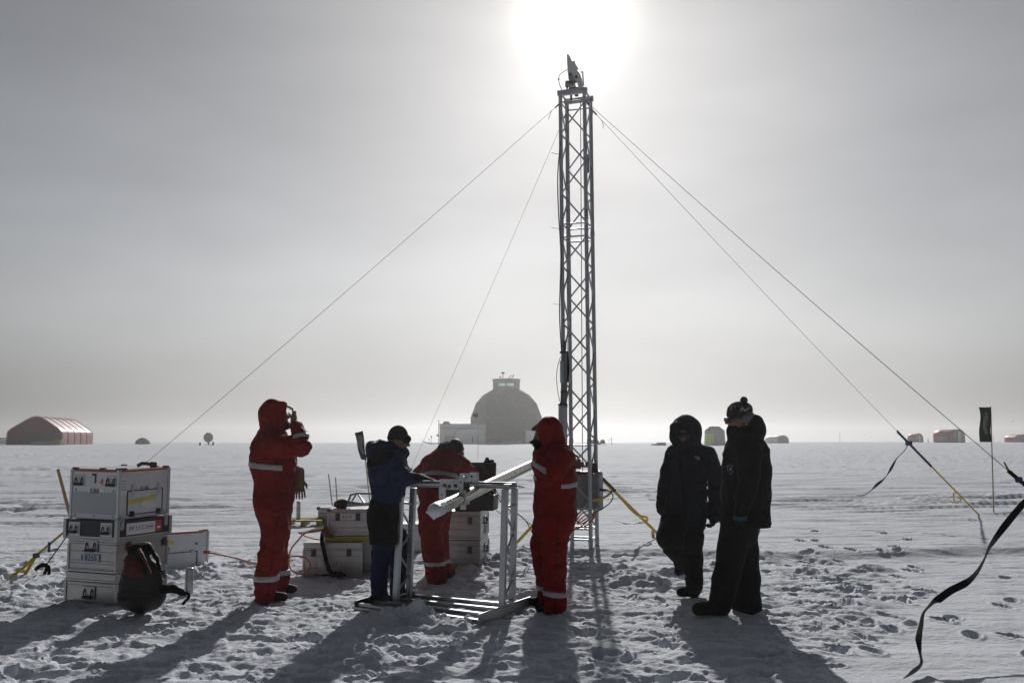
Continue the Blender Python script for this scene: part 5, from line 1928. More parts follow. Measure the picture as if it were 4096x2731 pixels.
MB().tube(curve_pts([zq(600, 455), zq(520, 500), (zq(450, 560)), zq(428, 645), zq(450, 760), zq(500, 890)], 30), .006, 6).build('sensor_cable', M['wire'], cs, world=True)
MB().lathe([(.004, -.014), (.013, -.008), (.013, .008), (.004, .014)], zq(428, 645), 10).build('cable_knot', M['dark_metal'], cs, world=True)

# the drill hanging in front of the left legs
ld = leg_xy(0, 1.2) + Vector((-.035, -.10, 0))
dr = thing('ice_drill', 'slender dark ice core drill hanging upright along the left tower leg', 'drill', (ld.x, ld.y, 1.0))
DY = ld.y
dp = lambda x, y: P(2100 + x / 1.3066, 1100 + y / 1.3066, DY)
MB().tube([dp(197, 1010), dp(198, 870), dp(198, 680)], .060, 16).build('core_barrel', M['steel'], dr, world=True)
MB().tube([dp(199, 690), dp(202, 660), dp(205, 560), dp(206, 405)], [.062, .044, .044, .044], 14).build('motor_section', M['winch'], dr, world=True)
MB().box(dp(192, 505), (.045, .10, .30)).build('skate', M['steel'], dr, world=True, bevel=.008)
MB().tube([dp(218, 410), dp(224, 480), dp(220, 560)], .022, 10).build('hose', M['navy'], dr, world=True)
for y_, r_ in ((404, .060), (610, .050), (678, .066)):
    MB().lathe([(r_ - .006, -.014), (r_, -.006), (r_, .006), (r_ - .006, .014)], dp(204 if y_ < 650 else 198, y_), 14).build('drill_clamp', M['dark_metal'], dr, world=True)
MB().tube(curve_pts([dp(206, 405), dp(204, 370), dp(208, 346), dp(212, 372), dp(209, 400)], 24), .010, 8).build('lifting_eye', M['dark_metal'], dr, world=True)
MB().tube(curve_pts([dp(186, 425), dp(170, 480), dp(165, 545), dp(172, 610), dp(182, 660)], 30), .005, 6).build('signal_cable', M['wire'], dr, world=True)
# cables running down the tower
cab = thing('tower_cables', 'thin dark cables running down inside the lattice tower', 'cable', (TB.x, TB.y, 1.0))
MB().tube([leg_xy(2, TOPZ - .1) + Vector((-.05, .06, 0)), leg_xy(2, .9) + Vector((-.09, .08, 0))], .006, 6).build('hoist_cable', M['wire'], cab, world=True)
MB().tube([leg_xy(0, TOPZ - .1) + Vector((.07, .02, 0)), leg_xy(0, 3.0) + Vector((.06, .0, 0)), leg_xy(0, 1.6) + Vector((.03, .02, 0))], .005, 6).build('data_cable', M['wire'], cab, world=True)
MB().tube(curve_pts([leg_xy(0, 5.6) + Vector((-.01, -.03, 0)), leg_xy(0, 5.1) + Vector((-.05, -.03, 0)), leg_xy(0, 4.6) + Vector((-.045, -.03, 0)), leg_xy(0, 4.0) + Vector((-.02, -.03, 0)), leg_xy(0, 3.2) + Vector((-.045, -.03, 0)), leg_xy(0, 2.6) + Vector((-.02, -.03, 0))], 40), .009, 6).build('power_cable', M['wire'], cab, world=True)
for z_, l_ in ((5.42, .11), (4.37, .12), (3.32, .11)):
    MB().tube([leg_xy(0, z_), leg_xy(0, z_) + Vector((-l_ * 1.2, -.02, .02))], .004, 5).build('cable_tie', M['wire'], cab, world=True)

# winch in the foot of the tower
wz = lambda x, y, dy=0: P(2250 + x / 3.136, 1750 + y / 3.136, TY + dy)
wi = thing('winch', 'dark grey cable winch mounted in the foot of the lattice tower', 'winch', (TB.x, TB.y, .55))
c_ = wz(290, 660)
MB().box(c_, (.33, .26, .44)).build('housing', M['winch'], wi, world=True, bevel=.01)
MB().tube([wz(170, 520, -.02), wz(385, 520, -.02)], .11, 24).build('drum', M['dark_metal'], wi, world=True)
MB().box(wz(458, 660, 0), (.085, .30, .52)).build('side_plate', M['steel'], wi, world=True, bevel=.035)
MB().box(wz(492, 680, -.02), (.018, .22, .42)).build('gear_cover', M['black_plastic'], wi, world=True, bevel=.01)
MB().bar(wz(155, 430), wz(470, 425), .03).bar(wz(150, 888), wz(420, 888), .035).bar(wz(150, 355), wz(400, 355), .03, .04).build('frame', M['steel'], wi, world=True)
MB().box(wz(185, 330), (.09, .10, .13)).box(wz(240, 330), (.06, .06, .06)).box(wz(315, 325), (.06, .05, .06)).box(wz(400, 375), (.08, .08, .13)).tube([wz(245, 330), wz(245, 298)], .010, 8).build('motor', M['dark_red'], wi, world=True, bevel=.006)
MB().tube(curve_pts([wz(140, 215), wz(185, 235), wz(207, 290), wz(205, 360)], 20), .014, 8).build('motor_cable', M['dark_red'], wi, world=True)
# hoses
ho_ = thing('orange_hose', 'loops of orange red cable tied to the tower foot below the winch', 'cable', wz(300, 1050))
for k, cp in enumerate((((460, 658), (545, 655), (615, 690), (633, 745), (600, 810), (540, 860), (470, 905), (400, 945), (330, 1020), (250, 1100), (150, 1140), (100, 1160)),
                        ((330, 910), (250, 945), (195, 1010), (185, 1060), (240, 1050), (330, 990), (400, 940)),
                        ((330, 960), (260, 990), (200, 1050), (185, 1075), (260, 1070), (345, 1010), (410, 960)),
                        ((420, 930), (390, 1010), (330, 1080), (250, 1120), (170, 1140), (120, 1190)))):
    MB().tube(curve_pts([wz(x, y, -.20 - .015 * k) for x, y in cp], 60), .008, 7).build('loop', M['orange_cable'] if k else M['dark_red'], ho_, world=True)
MB().box(wz(505, 656, -.2), (.085, .03, .03)).build('plug', M['black_plastic'], ho_, world=True)


# ------------------------------------------------------------------ guy wires and straps
def strap(pts, w, m, name, parent, tilt=.6, thick=.004):
    pts = [Vector(p) for p in pts]
    n = len(pts)
    nr = [Vector((math.sin(tilt), -math.cos(tilt), .35))] * n
    return MB().ribbon(pts, [w] * n, nr, thick).build(name, M[m], parent, world=True)


def lerp(a, b, t):
    return a + (b - a) * t


ATT = [leg_xy(i, TOPZ - .14) for i in range(4)]
WIRES = {}
anch = [('left front', 0, on_ground(19, 2316)), ('right front', 2, Vector((5.14, 7.0, 0))), ('right back', 3, on_ground(3919, 2068)), ('left back', 1, on_ground(1560, 2062))]
labs = {'left front': 'guy wire running from the tower top down left to behind the tall case stack',
        'right front': 'guy wire running from the tower top to the right edge, crossing the flag pole',
        'right back': 'thin guy wire ending in a blue and yellow strap right of the tower',
        'left back': 'thin steep guy wire left of the tower ending behind the blue jacket'}
for k, (nm, li, an) in enumerate(anch):
    a = ATT[li]
    an = Vector((an.x, an.y, zs(an.x, an.y) - .02))
    WIRES[nm] = (a, an)
    f0 = {'left front': .84, 'right front': .70, 'right back': .74, 'left back': .84}[nm]
    g = thing('guy_wire', labs[nm], 'wire', an, group='guy wires of the tower')
    if nm == 'right front':
        f0 = min(np.linspace(.5, .99, 400), key=lambda t: abs(proj(lerp(a, an, t))[0] - 4034))
    sag = lambda t: lerp(a, an, t) - Vector((0, 0, .05 * math.sin(math.pi * t)))
    MB().tube([sag(t) for t in np.linspace(0, f0, 24)], {'left front': .0028, 'right front': .0032, 'right back': .0030, 'left back': .0026}[nm], 6).build('wire', M['wire'], g, world=True)
    MB().tube([a, sag(.012)], .012, 6).tube(curve_pts([sag(.02), sag(.024) + Vector((.0, -.02, -.04)), sag(.026) + Vector((-.01, -.02, -.10))], 12), .004, 5).build('shackle', M['dark_metal'], g, world=True)
    if nm == 'left front':
        strap([sag(t) for t in (f0, .90, .955)], .045, 'yellow', 'strap', g, -.7)
        strap([sag(.955), sag(.975) + Vector((.02, 0, 0)), an], .045, 'yellow', 'strap', g, -.5)
        strap([sag(.955), an + Vector((.20, -.08, -.01))], .045, 'yellow', 'strap', g, -.3)
        MB().box(sag(.955), (.06, .05, .05)).build('ratchet', M['dark_metal'], g, world=True, bevel=.006)
        s_ = sag(.935)
        strap([s_ + Vector((.0, -.02, .02)), s_ + Vector((.0, -.02, -.09))], .035, 'blue_web', 'tag', g, -.3)
        s_ = sag(.895)
        hY = s_.y
        hp = lambda x, y: P(x, y, hY - .03)
        top = proj(s_)
        strap(curve_pts([s_, hp(lerp(top[0], 186, .5), lerp(top[1], 2259, .5)), hp(186, 2257)], 10), .030, 'black_web', 'hanging_strap', g, -.9)
        strap(curve_pts([hp(x, y) for x, y in ((186, 2257), (165, 2258), (148, 2270), (142, 2278), (160, 2264), (180, 2262), (194, 2266), (196, 2290), (188, 2312), (178, 2318), (174, 2306), (182, 2285), (188, 2268))], 48), .035, 'black_web', 'strap_bundle', g, .2)
    elif nm == 'right back':
        strap([sag(t) for t in (f0, .76, .80, .845)], .055, 'blue_web', 'blue_strap', g, .5, .01)
        strap([sag(t) for t in (.845, .92, 1.0)], .04, 'yellow', 'yellow_strap', g, .5)
        MB().box(sag(.775), (.10, .08, .08)).build('ratchet', M['dark_metal'], g, world=True, bevel=.01)
        e = sag(.775)
        z3 = lambda x, y, Y: P(3200 + x / 2.614, 1600 + y / 2.614, Y)
        tailp = [e] + [z3(x, y, e.y + d) for x, y, d in ((1090, 530, -.1), (1015, 605, -.2), (965, 690, -.3), (925, 760, -.4), (870, 830, -.5), (800, 885, -.6), (750, 935, -.7), (670, 990, -.8), (592, 998, -.9))]
        tp_ = curve_pts(tailp, 60)
        ws = [.012 + .045 * max(0, math.sin(i / len(tp_) * 3.1)) ** 2 * (0.5 + 0.5 * math.cos(i * .35)) for i in range(len(tp_))]
        nrs = [Vector((.2 * math.sin(i * .3), -1, .3 * math.cos(i * .23))) for i in range(len(tp_))]
        MB().ribbon(tp_, ws, nrs, .006).build('strap_tail', M['blue_web'], g, world=True)
        q_ = sag(.925)
        MB().tube(curve_pts([q_, q_ + Vector((-.06, 0, -.02)), q_ + Vector((-.05, 0, -.16)), q_ + Vector((.06, 0, -.14)), q_ + Vector((.05, 0, -.02))], 24), .012, 6).build('knot', M['yellow'], g, world=True)
    elif nm == 'right front':
        strap([sag(t) for t in np.linspace(f0, 1, 6)], .05, 'black_web', 'strap', g, .5, .012)
        MB().box(sag(f0 + .012), (.05, .05, .05)).build('ratchet', M['blue_web'], g, world=True, bevel=.012)
        MB().tube(curve_pts([sag(f0), sag(f0 - .012) + Vector((.05, 0, .0)), sag(f0 - .006) + Vector((.05, 0, -.04))], 14), .007, 6).build('cord_end', M['bamboo'], g, world=True)
    else:
        strap([sag(t) for t in (f0, .88, .93)], .05, 'blue_web', 'strap', g, .2, .01)
        strap([sag(t) for t in (.93, 1.0)], .045, 'yellow', 'strap', g, .2)

# black strap blowing in the wind, tail of the right front wire
a, an = WIRES['right front']
rib = ((4140, 1968, 20), (4096, 2010, 24), (4021, 2100, 26), (3964, 2180, 18), (3940, 2229, 8), (3908, 2285, 18), (3864, 2329, 27), (3803, 2361, 31), (3751, 2398, 29), (3719, 2422, 16),
       (3693, 2454, 14), (3683, 2502, 22), (3675, 2551, 27), (3683, 2623, 8), (3679, 2655, 22), (3651, 2687, 25), (3626, 2707, 14))
n_ = len(rib)
cp = [P(x, y, 7.9 + (5.98 - 7.9) * (i / (n_ - 1)) ** .9) for i, (x, y, w) in enumerate(rib)]
ap = [w / FPX * c.y for (x, y, w), c in zip(rib, cp)]
wmax = .052
fine = curve_pts(cp, n_ * 6)
nrm, wid = [], []
for i, p in enumerate(fine):
    t = i / (len(fine) - 1) * (n_ - 1)
    k = min(int(t), n_ - 2)
    w_ = ap[k] + (ap[k + 1] - ap[k]) * (t - k)
    ph = math.acos(min(1, w_ / wmax))
    view = (EYE - p).normalized()
    d = (fine[min(i + 1, len(fine) - 1)] - fine[max(i - 1, 0)]).normalized()
    side = d.cross(view).normalized()
    nrm.append(view * math.cos(ph) + side * math.sin(ph))
    wid.append(wmax)
rb = MB().ribbon(fine, wid, nrm, .003).build('loose_strap', M['black_web'], None)
tag(rb, 'long black strap end twisting in the wind at the right edge', 'strap')

# yellow ratchet straps at the tower foot
ys = thing('ratchet_strap', 'yellow ratchet strap running from the winch down right to the snow', 'strap', on_ground(2634, 2203))
e = on_ground(2640, 2150)
s0, s1 = wz(440, 465, -.1), P(2634, 2137, e.y + .1)
strap([s0, lerp(s0, s1, .25), lerp(s0, s1, .5), lerp(s0, s1, .75), s1], .050, 'yellow', 'webbing', ys, .4)
strap([lerp(s0, s1, .22), lerp(s0, s1, .5) + Vector((0, -.03, -.03)), lerp(s0, s1, .80)], .040, 'yellow', 'webbing', ys, .9)
strap([s1, P(2665, 2165, e.y + .1)], .050, 'yellow', 'webbing', ys, .4)
strap(curve_pts([P(2610, 2122, e.y), P(2616, 2160, e.y - .1), P(2634, 2203, on_ground(2634, 2203).y)], 14), .045, 'yellow', 'loose_end', ys, .1)
MB().box(lerp(s0, s1, .24), (.07, .05, .05)).build('ratchet', M['dark_metal'], ys, world=True, bevel=.006)
MB().bar(lerp(s0, s1, .08) + Vector((0, -.03, .02)), lerp(s0, s1, .24) + Vector((0, -.03, .02)), .025).build('lever', M['dark_metal'], ys, world=True)
MB().tube(curve_pts([lerp(s0, s1, .52) + Vector((-.03, 0, 0)), lerp(s0, s1, .62) + Vector((0, -.02, -.02)), lerp(s0, s1, .72) + Vector((.06, -.02, .02)), lerp(s0, s1, .78)], 20), .016, 6).build('twist', M['yellow'], ys, world=True)
strap(curve_pts([wz(605, 690, -.1), wz(540, 740, -.15), wz(450, 775, -.2), wz(370, 785, -.2)], 14), .03, 'yellow', 'loose_end', ys, .1)
ysl = thing('ratchet_strap', 'yellow ratchet strap running from the tower foot down left behind the red coverall', 'strap', on_ground(2055, 2182))
q = on_ground(2055, 2182)
strap([P(2250, 1990, TY - .2), P(2132, 2100, lerp(TY, q.y, .6)), q], .042, 'yellow', 'webbing', ysl, -.3)
MB().box(P(2205, 2032, TY - .25), (.07, .05, .06)).build('ratchet', M['dark_metal'], ysl, world=True, bevel=.006)

# orange cables
oc = thing('extension_cord', 'orange extension cord running over the snow from the half hidden white case', 'cord', on_ground(830, 2230))
pts = [P(826, 2208, 10.95), P(850, 2212, 10.8), P(900, 2222, 10.72), P(960, 2236, 10.68), P(1010, 2250, 10.6), P(1060, 2252, 10.5), P(1110, 2246, 10.45)]
pts = [Vector((p.x, p.y, max(p.z, zs(p.x, p.y) + .012))) for p in pts]
MB().tube(curve_pts(pts, 40), .009, 7).build('cord', M['orange_cable'], oc, world=True)
MB().tube([P(818, 2207, 10.97), P(836, 2208, 10.93)], .022, 8).build('plug', M['orange'], oc, world=True)
ol = thing('orange_cable', 'coil of orange cable hanging over the edge of the aluminium case 237', 'cable', on_ground(1190, 2290))
zc2 = lambda x, y, Y: P(1100 + x / 3.137, 1850 + y / 3.137, Y)
MB().tube(curve_pts([zc2(x, y, Y) for x, y, Y in ((600, 835, 10.42), (520, 850, 10.38), (440, 858, 10.36), (360, 895, 10.34), (290, 970, 10.33), (210, 1070, 10.32), (180, 1160, 10.31), (176, 1280, 10.3), (215, 1350, 10.28), (290, 1392, 10.26),
          (370, 1390, 10.26), (425, 1345, 10.27), (440, 1280, 10.28), (415, 1220, 10.3), (360, 1182, 10.31), (280, 1172, 10.32), (176, 1180, 10.33))], 110), .0085, 7).build('coil', M['orange_cable'], ol, world=True)
MB().tube(curve_pts([zc2(x, y, Y) for x, y, Y in ((600, 850, 10.44), (480, 868, 10.42), (340, 880, 10.42), (300, 876, 10.43), (360, 910, 10.44), (470, 950, 10.44), (560, 965, 10.44))], 50), .0075, 7).build('upper_loop', M['orange_cable'], ol, world=True)
bs = thing('black_strap', 'black webbing strap hanging down the front of the aluminium case 237', 'strap', on_ground(1350, 2312))
strap(curve_pts([zc2(x, y, Y) for x, y, Y in ((620, 830, 10.42), (595, 900, 10.40), (590, 980, 10.38), (605, 1060, 10.37), (625, 1150, 10.36), (645, 1240, 10.34), (670, 1320, 10.30), (700, 1370, 10.2))], 40), .045, 'black_web', 'webbing', bs, .1)
pile = Sdf(np.array(zc2(480, 1470, 10.2)) - .15, np.array(zc2(920, 1320, 10.2)) + .15, .009)
for x0, y0, x1, y1, r in ((500, 1402, 600, 1412, 6), (600, 1412, 690, 1400, 8), (700, 1390, 820, 1370, 14), (720, 1420, 860, 1410, 17), (760, 1390, 880, 1400, 14), (840, 1412, 905, 1420, 7), (690, 1350, 740, 1390, 9)):
    pile.cone(zc2(x0, y0, 10.18), zc2(x1, y1, 10.18), r / 3.137 * 10.2 / FPX, r / 3.137 * 10.2 / FPX, .01)
pile.wrinkle(.012, 22, 103)
pile.build('heap', M['black_web'], bs)
gp = Sdf(np.array(zc2(560, 960, 10.4)) - .1, np.array(zc2(770, 760, 10.4)) + .1, .008)
gp.cone(zc2(632, 800, 10.40), zc2(640, 850, 10.40), .022, .03, .02)
gp.cone(zc2(630, 880, 10.40), zc2(720, 925, 10.40), .035, .022, .02)
gp.build('padded_end', M['dark_red'], bs)
# cables between the laptop case and the winch
lc_ = thing('signal_cables', 'thin orange and black cables looping from the laptop case towards the tower', 'cable', P(2000, 2000, 10.9))
z8 = lambda x, y, Y: P(1700 + x / 3.92, 1850 + y / 3.92, Y)
for cp, m_, r in ((((1060, 420, 11), (1130, 520, 11), (1200, 620, 11), (1290, 720, 11.2), (1450, 800, 11.4), (1570, 900, 11.6), (1640, 1010, 11.8), (1700, 1130, 12)), 'orange_cable', .008),
                  (((1100, 420, 11), (1180, 540, 11), (1330, 690, 11.2), (1480, 820, 11.4), (1620, 940, 11.6), (1720, 1000, 12)), 'wire', .006),
                  (((1040, 590, 11), (1100, 720, 11), (1200, 800, 11), (1300, 810, 11.1), (1360, 740, 11.2)), 'wire', .005),
                  (((1040, 570, 11), (1100, 540, 11), (1110, 480, 11), (1060, 440, 11)), 'yellow_paint', .007)):
    MB().tube(curve_pts([z8(*q) for q in cp], 50), r, 6).build('cable', M[m_], lc_, world=True)


# ------------------------------------------------------------------ aluminium tilting frame with the core barrel
fr = thing('support_frame', 'waist high aluminium support frame on a base of rails in the snow', 'frame', (G(1800, 2450).x, G(1800, 2450).y, 0))
posts = {}
for key, b_, t_ in (('a', (1582, 2428), (1605, 1940)), ('b', (1634, 2413), (1654, 1950)), ('c', (2007, 2467), (2021, 1956)), ('d', (2047, 2443), (2059, 1950))):
    pb = G(*b_)
    pt2 = P(t_[0], t_[1], pb.y + .02)
    posts[key] = (pb + Vector((0, 0, -.01)), pt2)
    MB().bar(pb + Vector((0, 0, -.01)), pt2, .053, .053, up=(.3, 1, 0)).build('post', M['alu_bright'], fr, world=True, bevel=.005)
    b = MB()
    for t in (.06, .86):
        b.box(lerp(posts[key][0], pt2, t), (.053, .053, .016))
    b.build('clamp_ring', M['alu_dull'], fr, world=True)
for a_, b_ in (('a', 'b'), ('c', 'd')):
    A, B = posts[a_], posts[b_]
    pa = lambda t: lerp(A[0], A[1], t)
    pb = lambda t: lerp(B[0], B[1], t)
    b = MB().tube([pa(.86), pb(.86)], .011, 8).tube([pa(.10), pb(.10)], .011, 8)
    for t0, t1, s_ in ((.82, .64, 0), (.64, .45, 1), (.45, .27, 0), (.27, .12, 1)):
        u, v = (pa, pb) if s_ == 0 else (pb, pa)
        b.tube([u(t0), v(t1)], .010, 8)
    b.build('bracing', M['alu_bright'], fr, world=True)
    MB().box(lerp(A[1], B[1], .5) + Vector((0, 0, .02)), (.055, .26 if a_ == 'c' else .19, .045), Matrix.Rotation(math.atan2(-(B[1] - A[1]).x, (B[1] - A[1]).y), 3, 'Z')).build('corner_block', M['alu_dull'], fr, world=True, bevel=.005)
tb0 = lerp(posts['a'][1], posts['b'][1], .5) + Vector((-.02, 0, .030))
tb1 = lerp(posts['c'][1], posts['d'][1], .5) + Vector((.05, 0, .025))
MB().tube([tb0, tb1], .030, 16).build('top_bar', M['alu_bright'], fr, world=True)
MB().tube([tb1, tb1 + Vector((.07, -.02, -.01))], .006, 6).build('pin', M['dark_metal'], fr, world=True)
FL, FR_, BR_, BL_ = G(1436, 2442), G(1924, 2512), G(2104, 2442), G(1640, 2404)
up = Vector((0, 0, .042))
for p0, p1 in ((FL, FR_), (G(1500, 2430), G(1968, 2488)), (G(1570, 2418), G(2010, 2464)), (BL_, G(2040, 2444))):
    MB().bar(p0 + up, p1 + up, .05, .055).build('rail', M['alu_bright'], fr, world=True, bevel=.005)
    d = (p1 - p0).normalized()
    s_ = d.cross(Vector((0, 0, 1))) * .055
    MB().bar(p0 + up + s_ + Vector((0, 0, -.01)), p1 + up + s_ + Vector((0, 0, -.01)), .022, .022).build('rail_lip', M['alu_dull'], fr, world=True)
MB().bar(FR_ + Vector((-.02, -.03, .055)), BR_ + Vector((.04, .05, .055)), .012, .125).bar(FR_ + Vector((-.01, -.02, .01)), BR_ + Vector((.04, .06, .01)), .09, .012).build('end_channel', M['alu_dull'], fr, world=True, bevel=.003)
MB().bar(FL + Vector((-.03, -.04, .045)), BL_ + Vector((-.22, -.02, .045)), .016, .10).bar(FL + Vector((-.10, -.02, .0)), FL + Vector((.16, -.06, .0)), .12, .03).build('end_channel', M['dark_metal'], fr, world=True, bevel=.003)

# core barrel lying through the clamp
T0, T1 = P(1745, 2038, 7.36), P(2234, 1808, 12.75)
ax_t = (T1 - T0).normalized()
bt_ = thing('core_barrel', 'long polished metal tube resting in the frame clamp, its end wrapped in white plastic', 'tube', T0)
MB().tube([T0, T1], .0535, 24).build('barrel', M['tube'], bt_, world=True)
b = MB()
for s_ in (.30, 2.62, 3.55):
    p = T0 + ax_t * s_
    b.tube([p - ax_t * .012, p + ax_t * .012], .0555, 24)
b.build('joint_ring', M['alu_dull'], bt_, world=True)
wr = Sdf(np.array(T0) - .25, np.array(T0) + .25, .006)
wr.cone(T0 - ax_t * .035, T0 + ax_t * .05, .054, .0575, .01)
wr.cone(T0 - ax_t * .075, T0 - ax_t * .03, .028, .047, .02)
wr.cone(T0 - ax_t * .09 + Vector((-.045, 0, -.005)), T0 - ax_t * .05 + Vector((-.02, 0, 0)), .008, .022, .02)
wr.cone(T0 - ax_t * .06 + Vector((.0, 0, -.055)), T0 - ax_t * .05, .010, .02, .02)
wr.wrinkle(.006, 28, 111)
wr.build('plastic_cover', M['plastic_bag'], bt_)
tpw = Sdf(np.array(T0) - .2, np.array(T0) + .25, .006)
tpw.cone(T0 + ax_t * .05, T0 + ax_t * .125, .0575, .057, .005)
tpw.wrinkle(.004, 34, 113)
tpw.build('tape_wrap', M['label_blue'], bt_)

# clamp
ck = thing('barrel_clamp', 'perforated white metal clamp bolted to the top bar around the tube', 'clamp', P(1850, 1990, 8.1))
dbar = (tb1 - tb0).normalized()


def zp(x, y, Y):
    return P(1700 + x / 3.92, 1850 + y / 3.92, Y)


def cplate(cx, cy, w, h, Y, name, holes=(), t=.012, m='white_case'):
    """upright plate parallel to the top bar; w, h in zoomed pixels"""
    s_ = Y / FPX / 3.92
    c = zp(cx, cy, Y)
    n_ = dbar.cross(Zu).normalized()
    rot = Matrix((dbar, n_, Zu)).transposed()
    o = MB().box(c, (w * s_, t, h * s_), rot).build(name, M[m], ck, world=True, bevel=.004)
    front = -n_ if n_.y > 0 else n_
    for hx, hy, r in holes:
        p = zp(hx, hy, Y)
        p = c + dbar * ((p - c).dot(dbar)) + Zu * (p - c).z + front * (t / 2 + .001)
        MB().tube([p, p + front * .003], r * s_, 14).build('bolt_hole', M['black_plastic'], o, world=True)
    return o


cplate(388, 340, 345, 160, 8.20, 'back_plate', ((295, 360, 32), (390, 370, 28), (505, 360, 32), (250, 290, 8), (470, 290, 8)))
cplate(275, 470, 120, 190, 8.195, 'plate_foot', ((270, 500, 12),))
cplate(680, 235, 280, 130, 8.00, 'front_plate', ((568, 215, 17), (748, 212, 17), (740, 305, 15)))
cplate(775, 230, 150, 150, 8.30, 'rear_plate', ((815, 190, 15), (815, 285, 15)))
cplate(573, 340, 62, 320, 8.00, 'side_arm', ((572, 305, 13), (575, 440, 9)))
cplate(600, 580, 95, 300, 7.98, 'lower_arm', ((588, 655, 20),))
cplate(655, 480, 90, 330, 8.22, 'lower_arm', ((645, 420, 14),))
for q0, q1, r in (((600, 235), (800, 190), .012), ((570, 440), (660, 400), .014), ((585, 655), (660, 600), .012)):
    MB().tube([zp(*q0, 7.95), zp(*q1, 8.32)], r, 10).build('bolt', M['alu_bright'], ck, world=True)
for c_r, s_r in ((zp(650, 350, 8.08), (.06, .10, .12)), (zp(430, 445, 8.26), (.13, .06, .07))):
    MB().box(c_r, s_r).build('roller_block', M['black_plastic'], ck, world=True, bevel=.006)


# ------------------------------------------------------------------ flags
def flag_on_pole(name, label, base, top, cloth, Y, m_pole, group=None, prints=None, r=.011):
    t = thing(name, label, 'flag', base, group=group)
    MB().tube([base - Vector((0, 0, .06)), top], [r, r * .8], 8).build('pole', M[m_pole], t, world=True)
    return t


def wavy_cloth(corners, n, m, amp, waves, seed=0.0):
    """cloth between four corners (top hoist, top fly, bottom fly, bottom hoist) rippling in depth"""
    th, tf2, bf, bh = corners
    vs, fs = [], []
    for i in range(n + 1):
        for j in range(m + 1):
            u, v = i / n, j / m
            p = lerp(lerp(th, tf2, u), lerp(bh, bf, u), v)
            p = p + Vector((.25 * amp * math.sin(v * 7 + seed), amp * math.sin(u * waves + v * 3 + seed) * u, .02 * amp * math.sin(u * 9)))
            vs.append(p)
    for i in range(n):
        for j in range(m):
            fs.append((i * (m + 1) + j, i * (m + 1) + j + 1, (i + 1) * (m + 1) + j + 1, (i + 1) * (m + 1) + j))
    return vs, fs


def cloth(parent, corners, mt, name='cloth', amp=.04, waves=4.0, seed=0.0, thick=.003):
    vs, fs = wavy_cloth(corners, 10, 16, mt, amp, waves) if False else wavy_cloth(corners, 12, 18, amp, waves, seed)
    o = MB().add(vs, fs, True).build(name, M[mt], parent, world=True, smooth=True)
    md = o.modifiers.new('thickness', 'SOLIDIFY')
    md.thickness = thick
    return o


def flag(label, base_px, top_px, cl, mt, group, inner=None, r=.012, dY=0.0, amp=.05):
    base = on_ground(*base_px)
    Y = base.y
    top = P(top_px[0], top_px[1], Y)
    t = thing('marker_flag', label, 'flag', (base.x, base.y, base.z), group=group)
    MB().tube([base - Vector((0, 0, .08)), top], [r, r * .8], 8).build('pole', M['bamboo'], t, world=True)
    cs_ = [P(x, y, Y - .01) for x, y in cl]
    c = cloth(t, cs_, mt, amp=amp)
    if inner:
        q = [P(x, y, Y - .01) for x, y in inner]
        # printed patch on the cloth, a touch in front of it
        vs, fs = wavy_cloth(q, 8, 14, amp, 4.0, 0.0)
        ctr = sum(cs_, Vector()) / 4
        MB().add([v + Vector((0, -.012, 0)) for v in vs], fs, True).build('print', M['flag_print'], c, world=True, smooth=True)
    return t


flag('dark flag with grey print on a bamboo pole at the right edge', (3975, 2065), (3963, 1626),
     ((3962, 1628), (3911, 1628), (3921, 1767), (3966, 1768)), 'flag', 'marker flags on poles',
     ((3948, 1648), (3922, 1650), (3930, 1735), (3950, 1737)))
flag('dark flag with grey print on a pole behind the blue jacket', (1487, 2062), (1449, 1722),
     ((1451, 1723), (1419, 1731), (1443, 1836), (1466, 1840)), 'flag', 'marker flags on poles',
     ((1446, 1738), (1424, 1742), (1445, 1812), (1456, 1815)), amp=.03)
flag('small dark flag on a thin wire pole above the open laptop case', (1912, 1838), (1912, 1652),
     ((1912, 1652), (1892, 1653), (1892, 1667), (1912, 1669)), 'flag', 'marker flags on poles', amp=.02, r=.013)
flag('tiny flag on a thin pole far off at the right edge', (4056, 1769), (4056, 1678),
     ((4056, 1680), (4045, 1683), (4047, 1688), (4056, 1686)), 'dark_far', 'marker flags on poles', amp=.05, r=.03)
flag('tiny red marker on a pole far off beyond the bobble hat', (3488, 1769), (3488, 1738),
     ((3488, 1744), (3483, 1745), (3483, 1750), (3488, 1750)), 'red_far', 'marker flags on poles', amp=.05, r=.03)


# ------------------------------------------------------------------ tents and huts of the camp
def ground_at(px, Y):
    x = (px - CX) / FPX * (Y * math.cos(PITCH)) / math.cos(PITCH)
    for _ in range(3):
        z = zg(x, Y)
        p = P(px, 1775, Y)
        x = p.x
    return Vector((x, Y, zg(x, Y)))


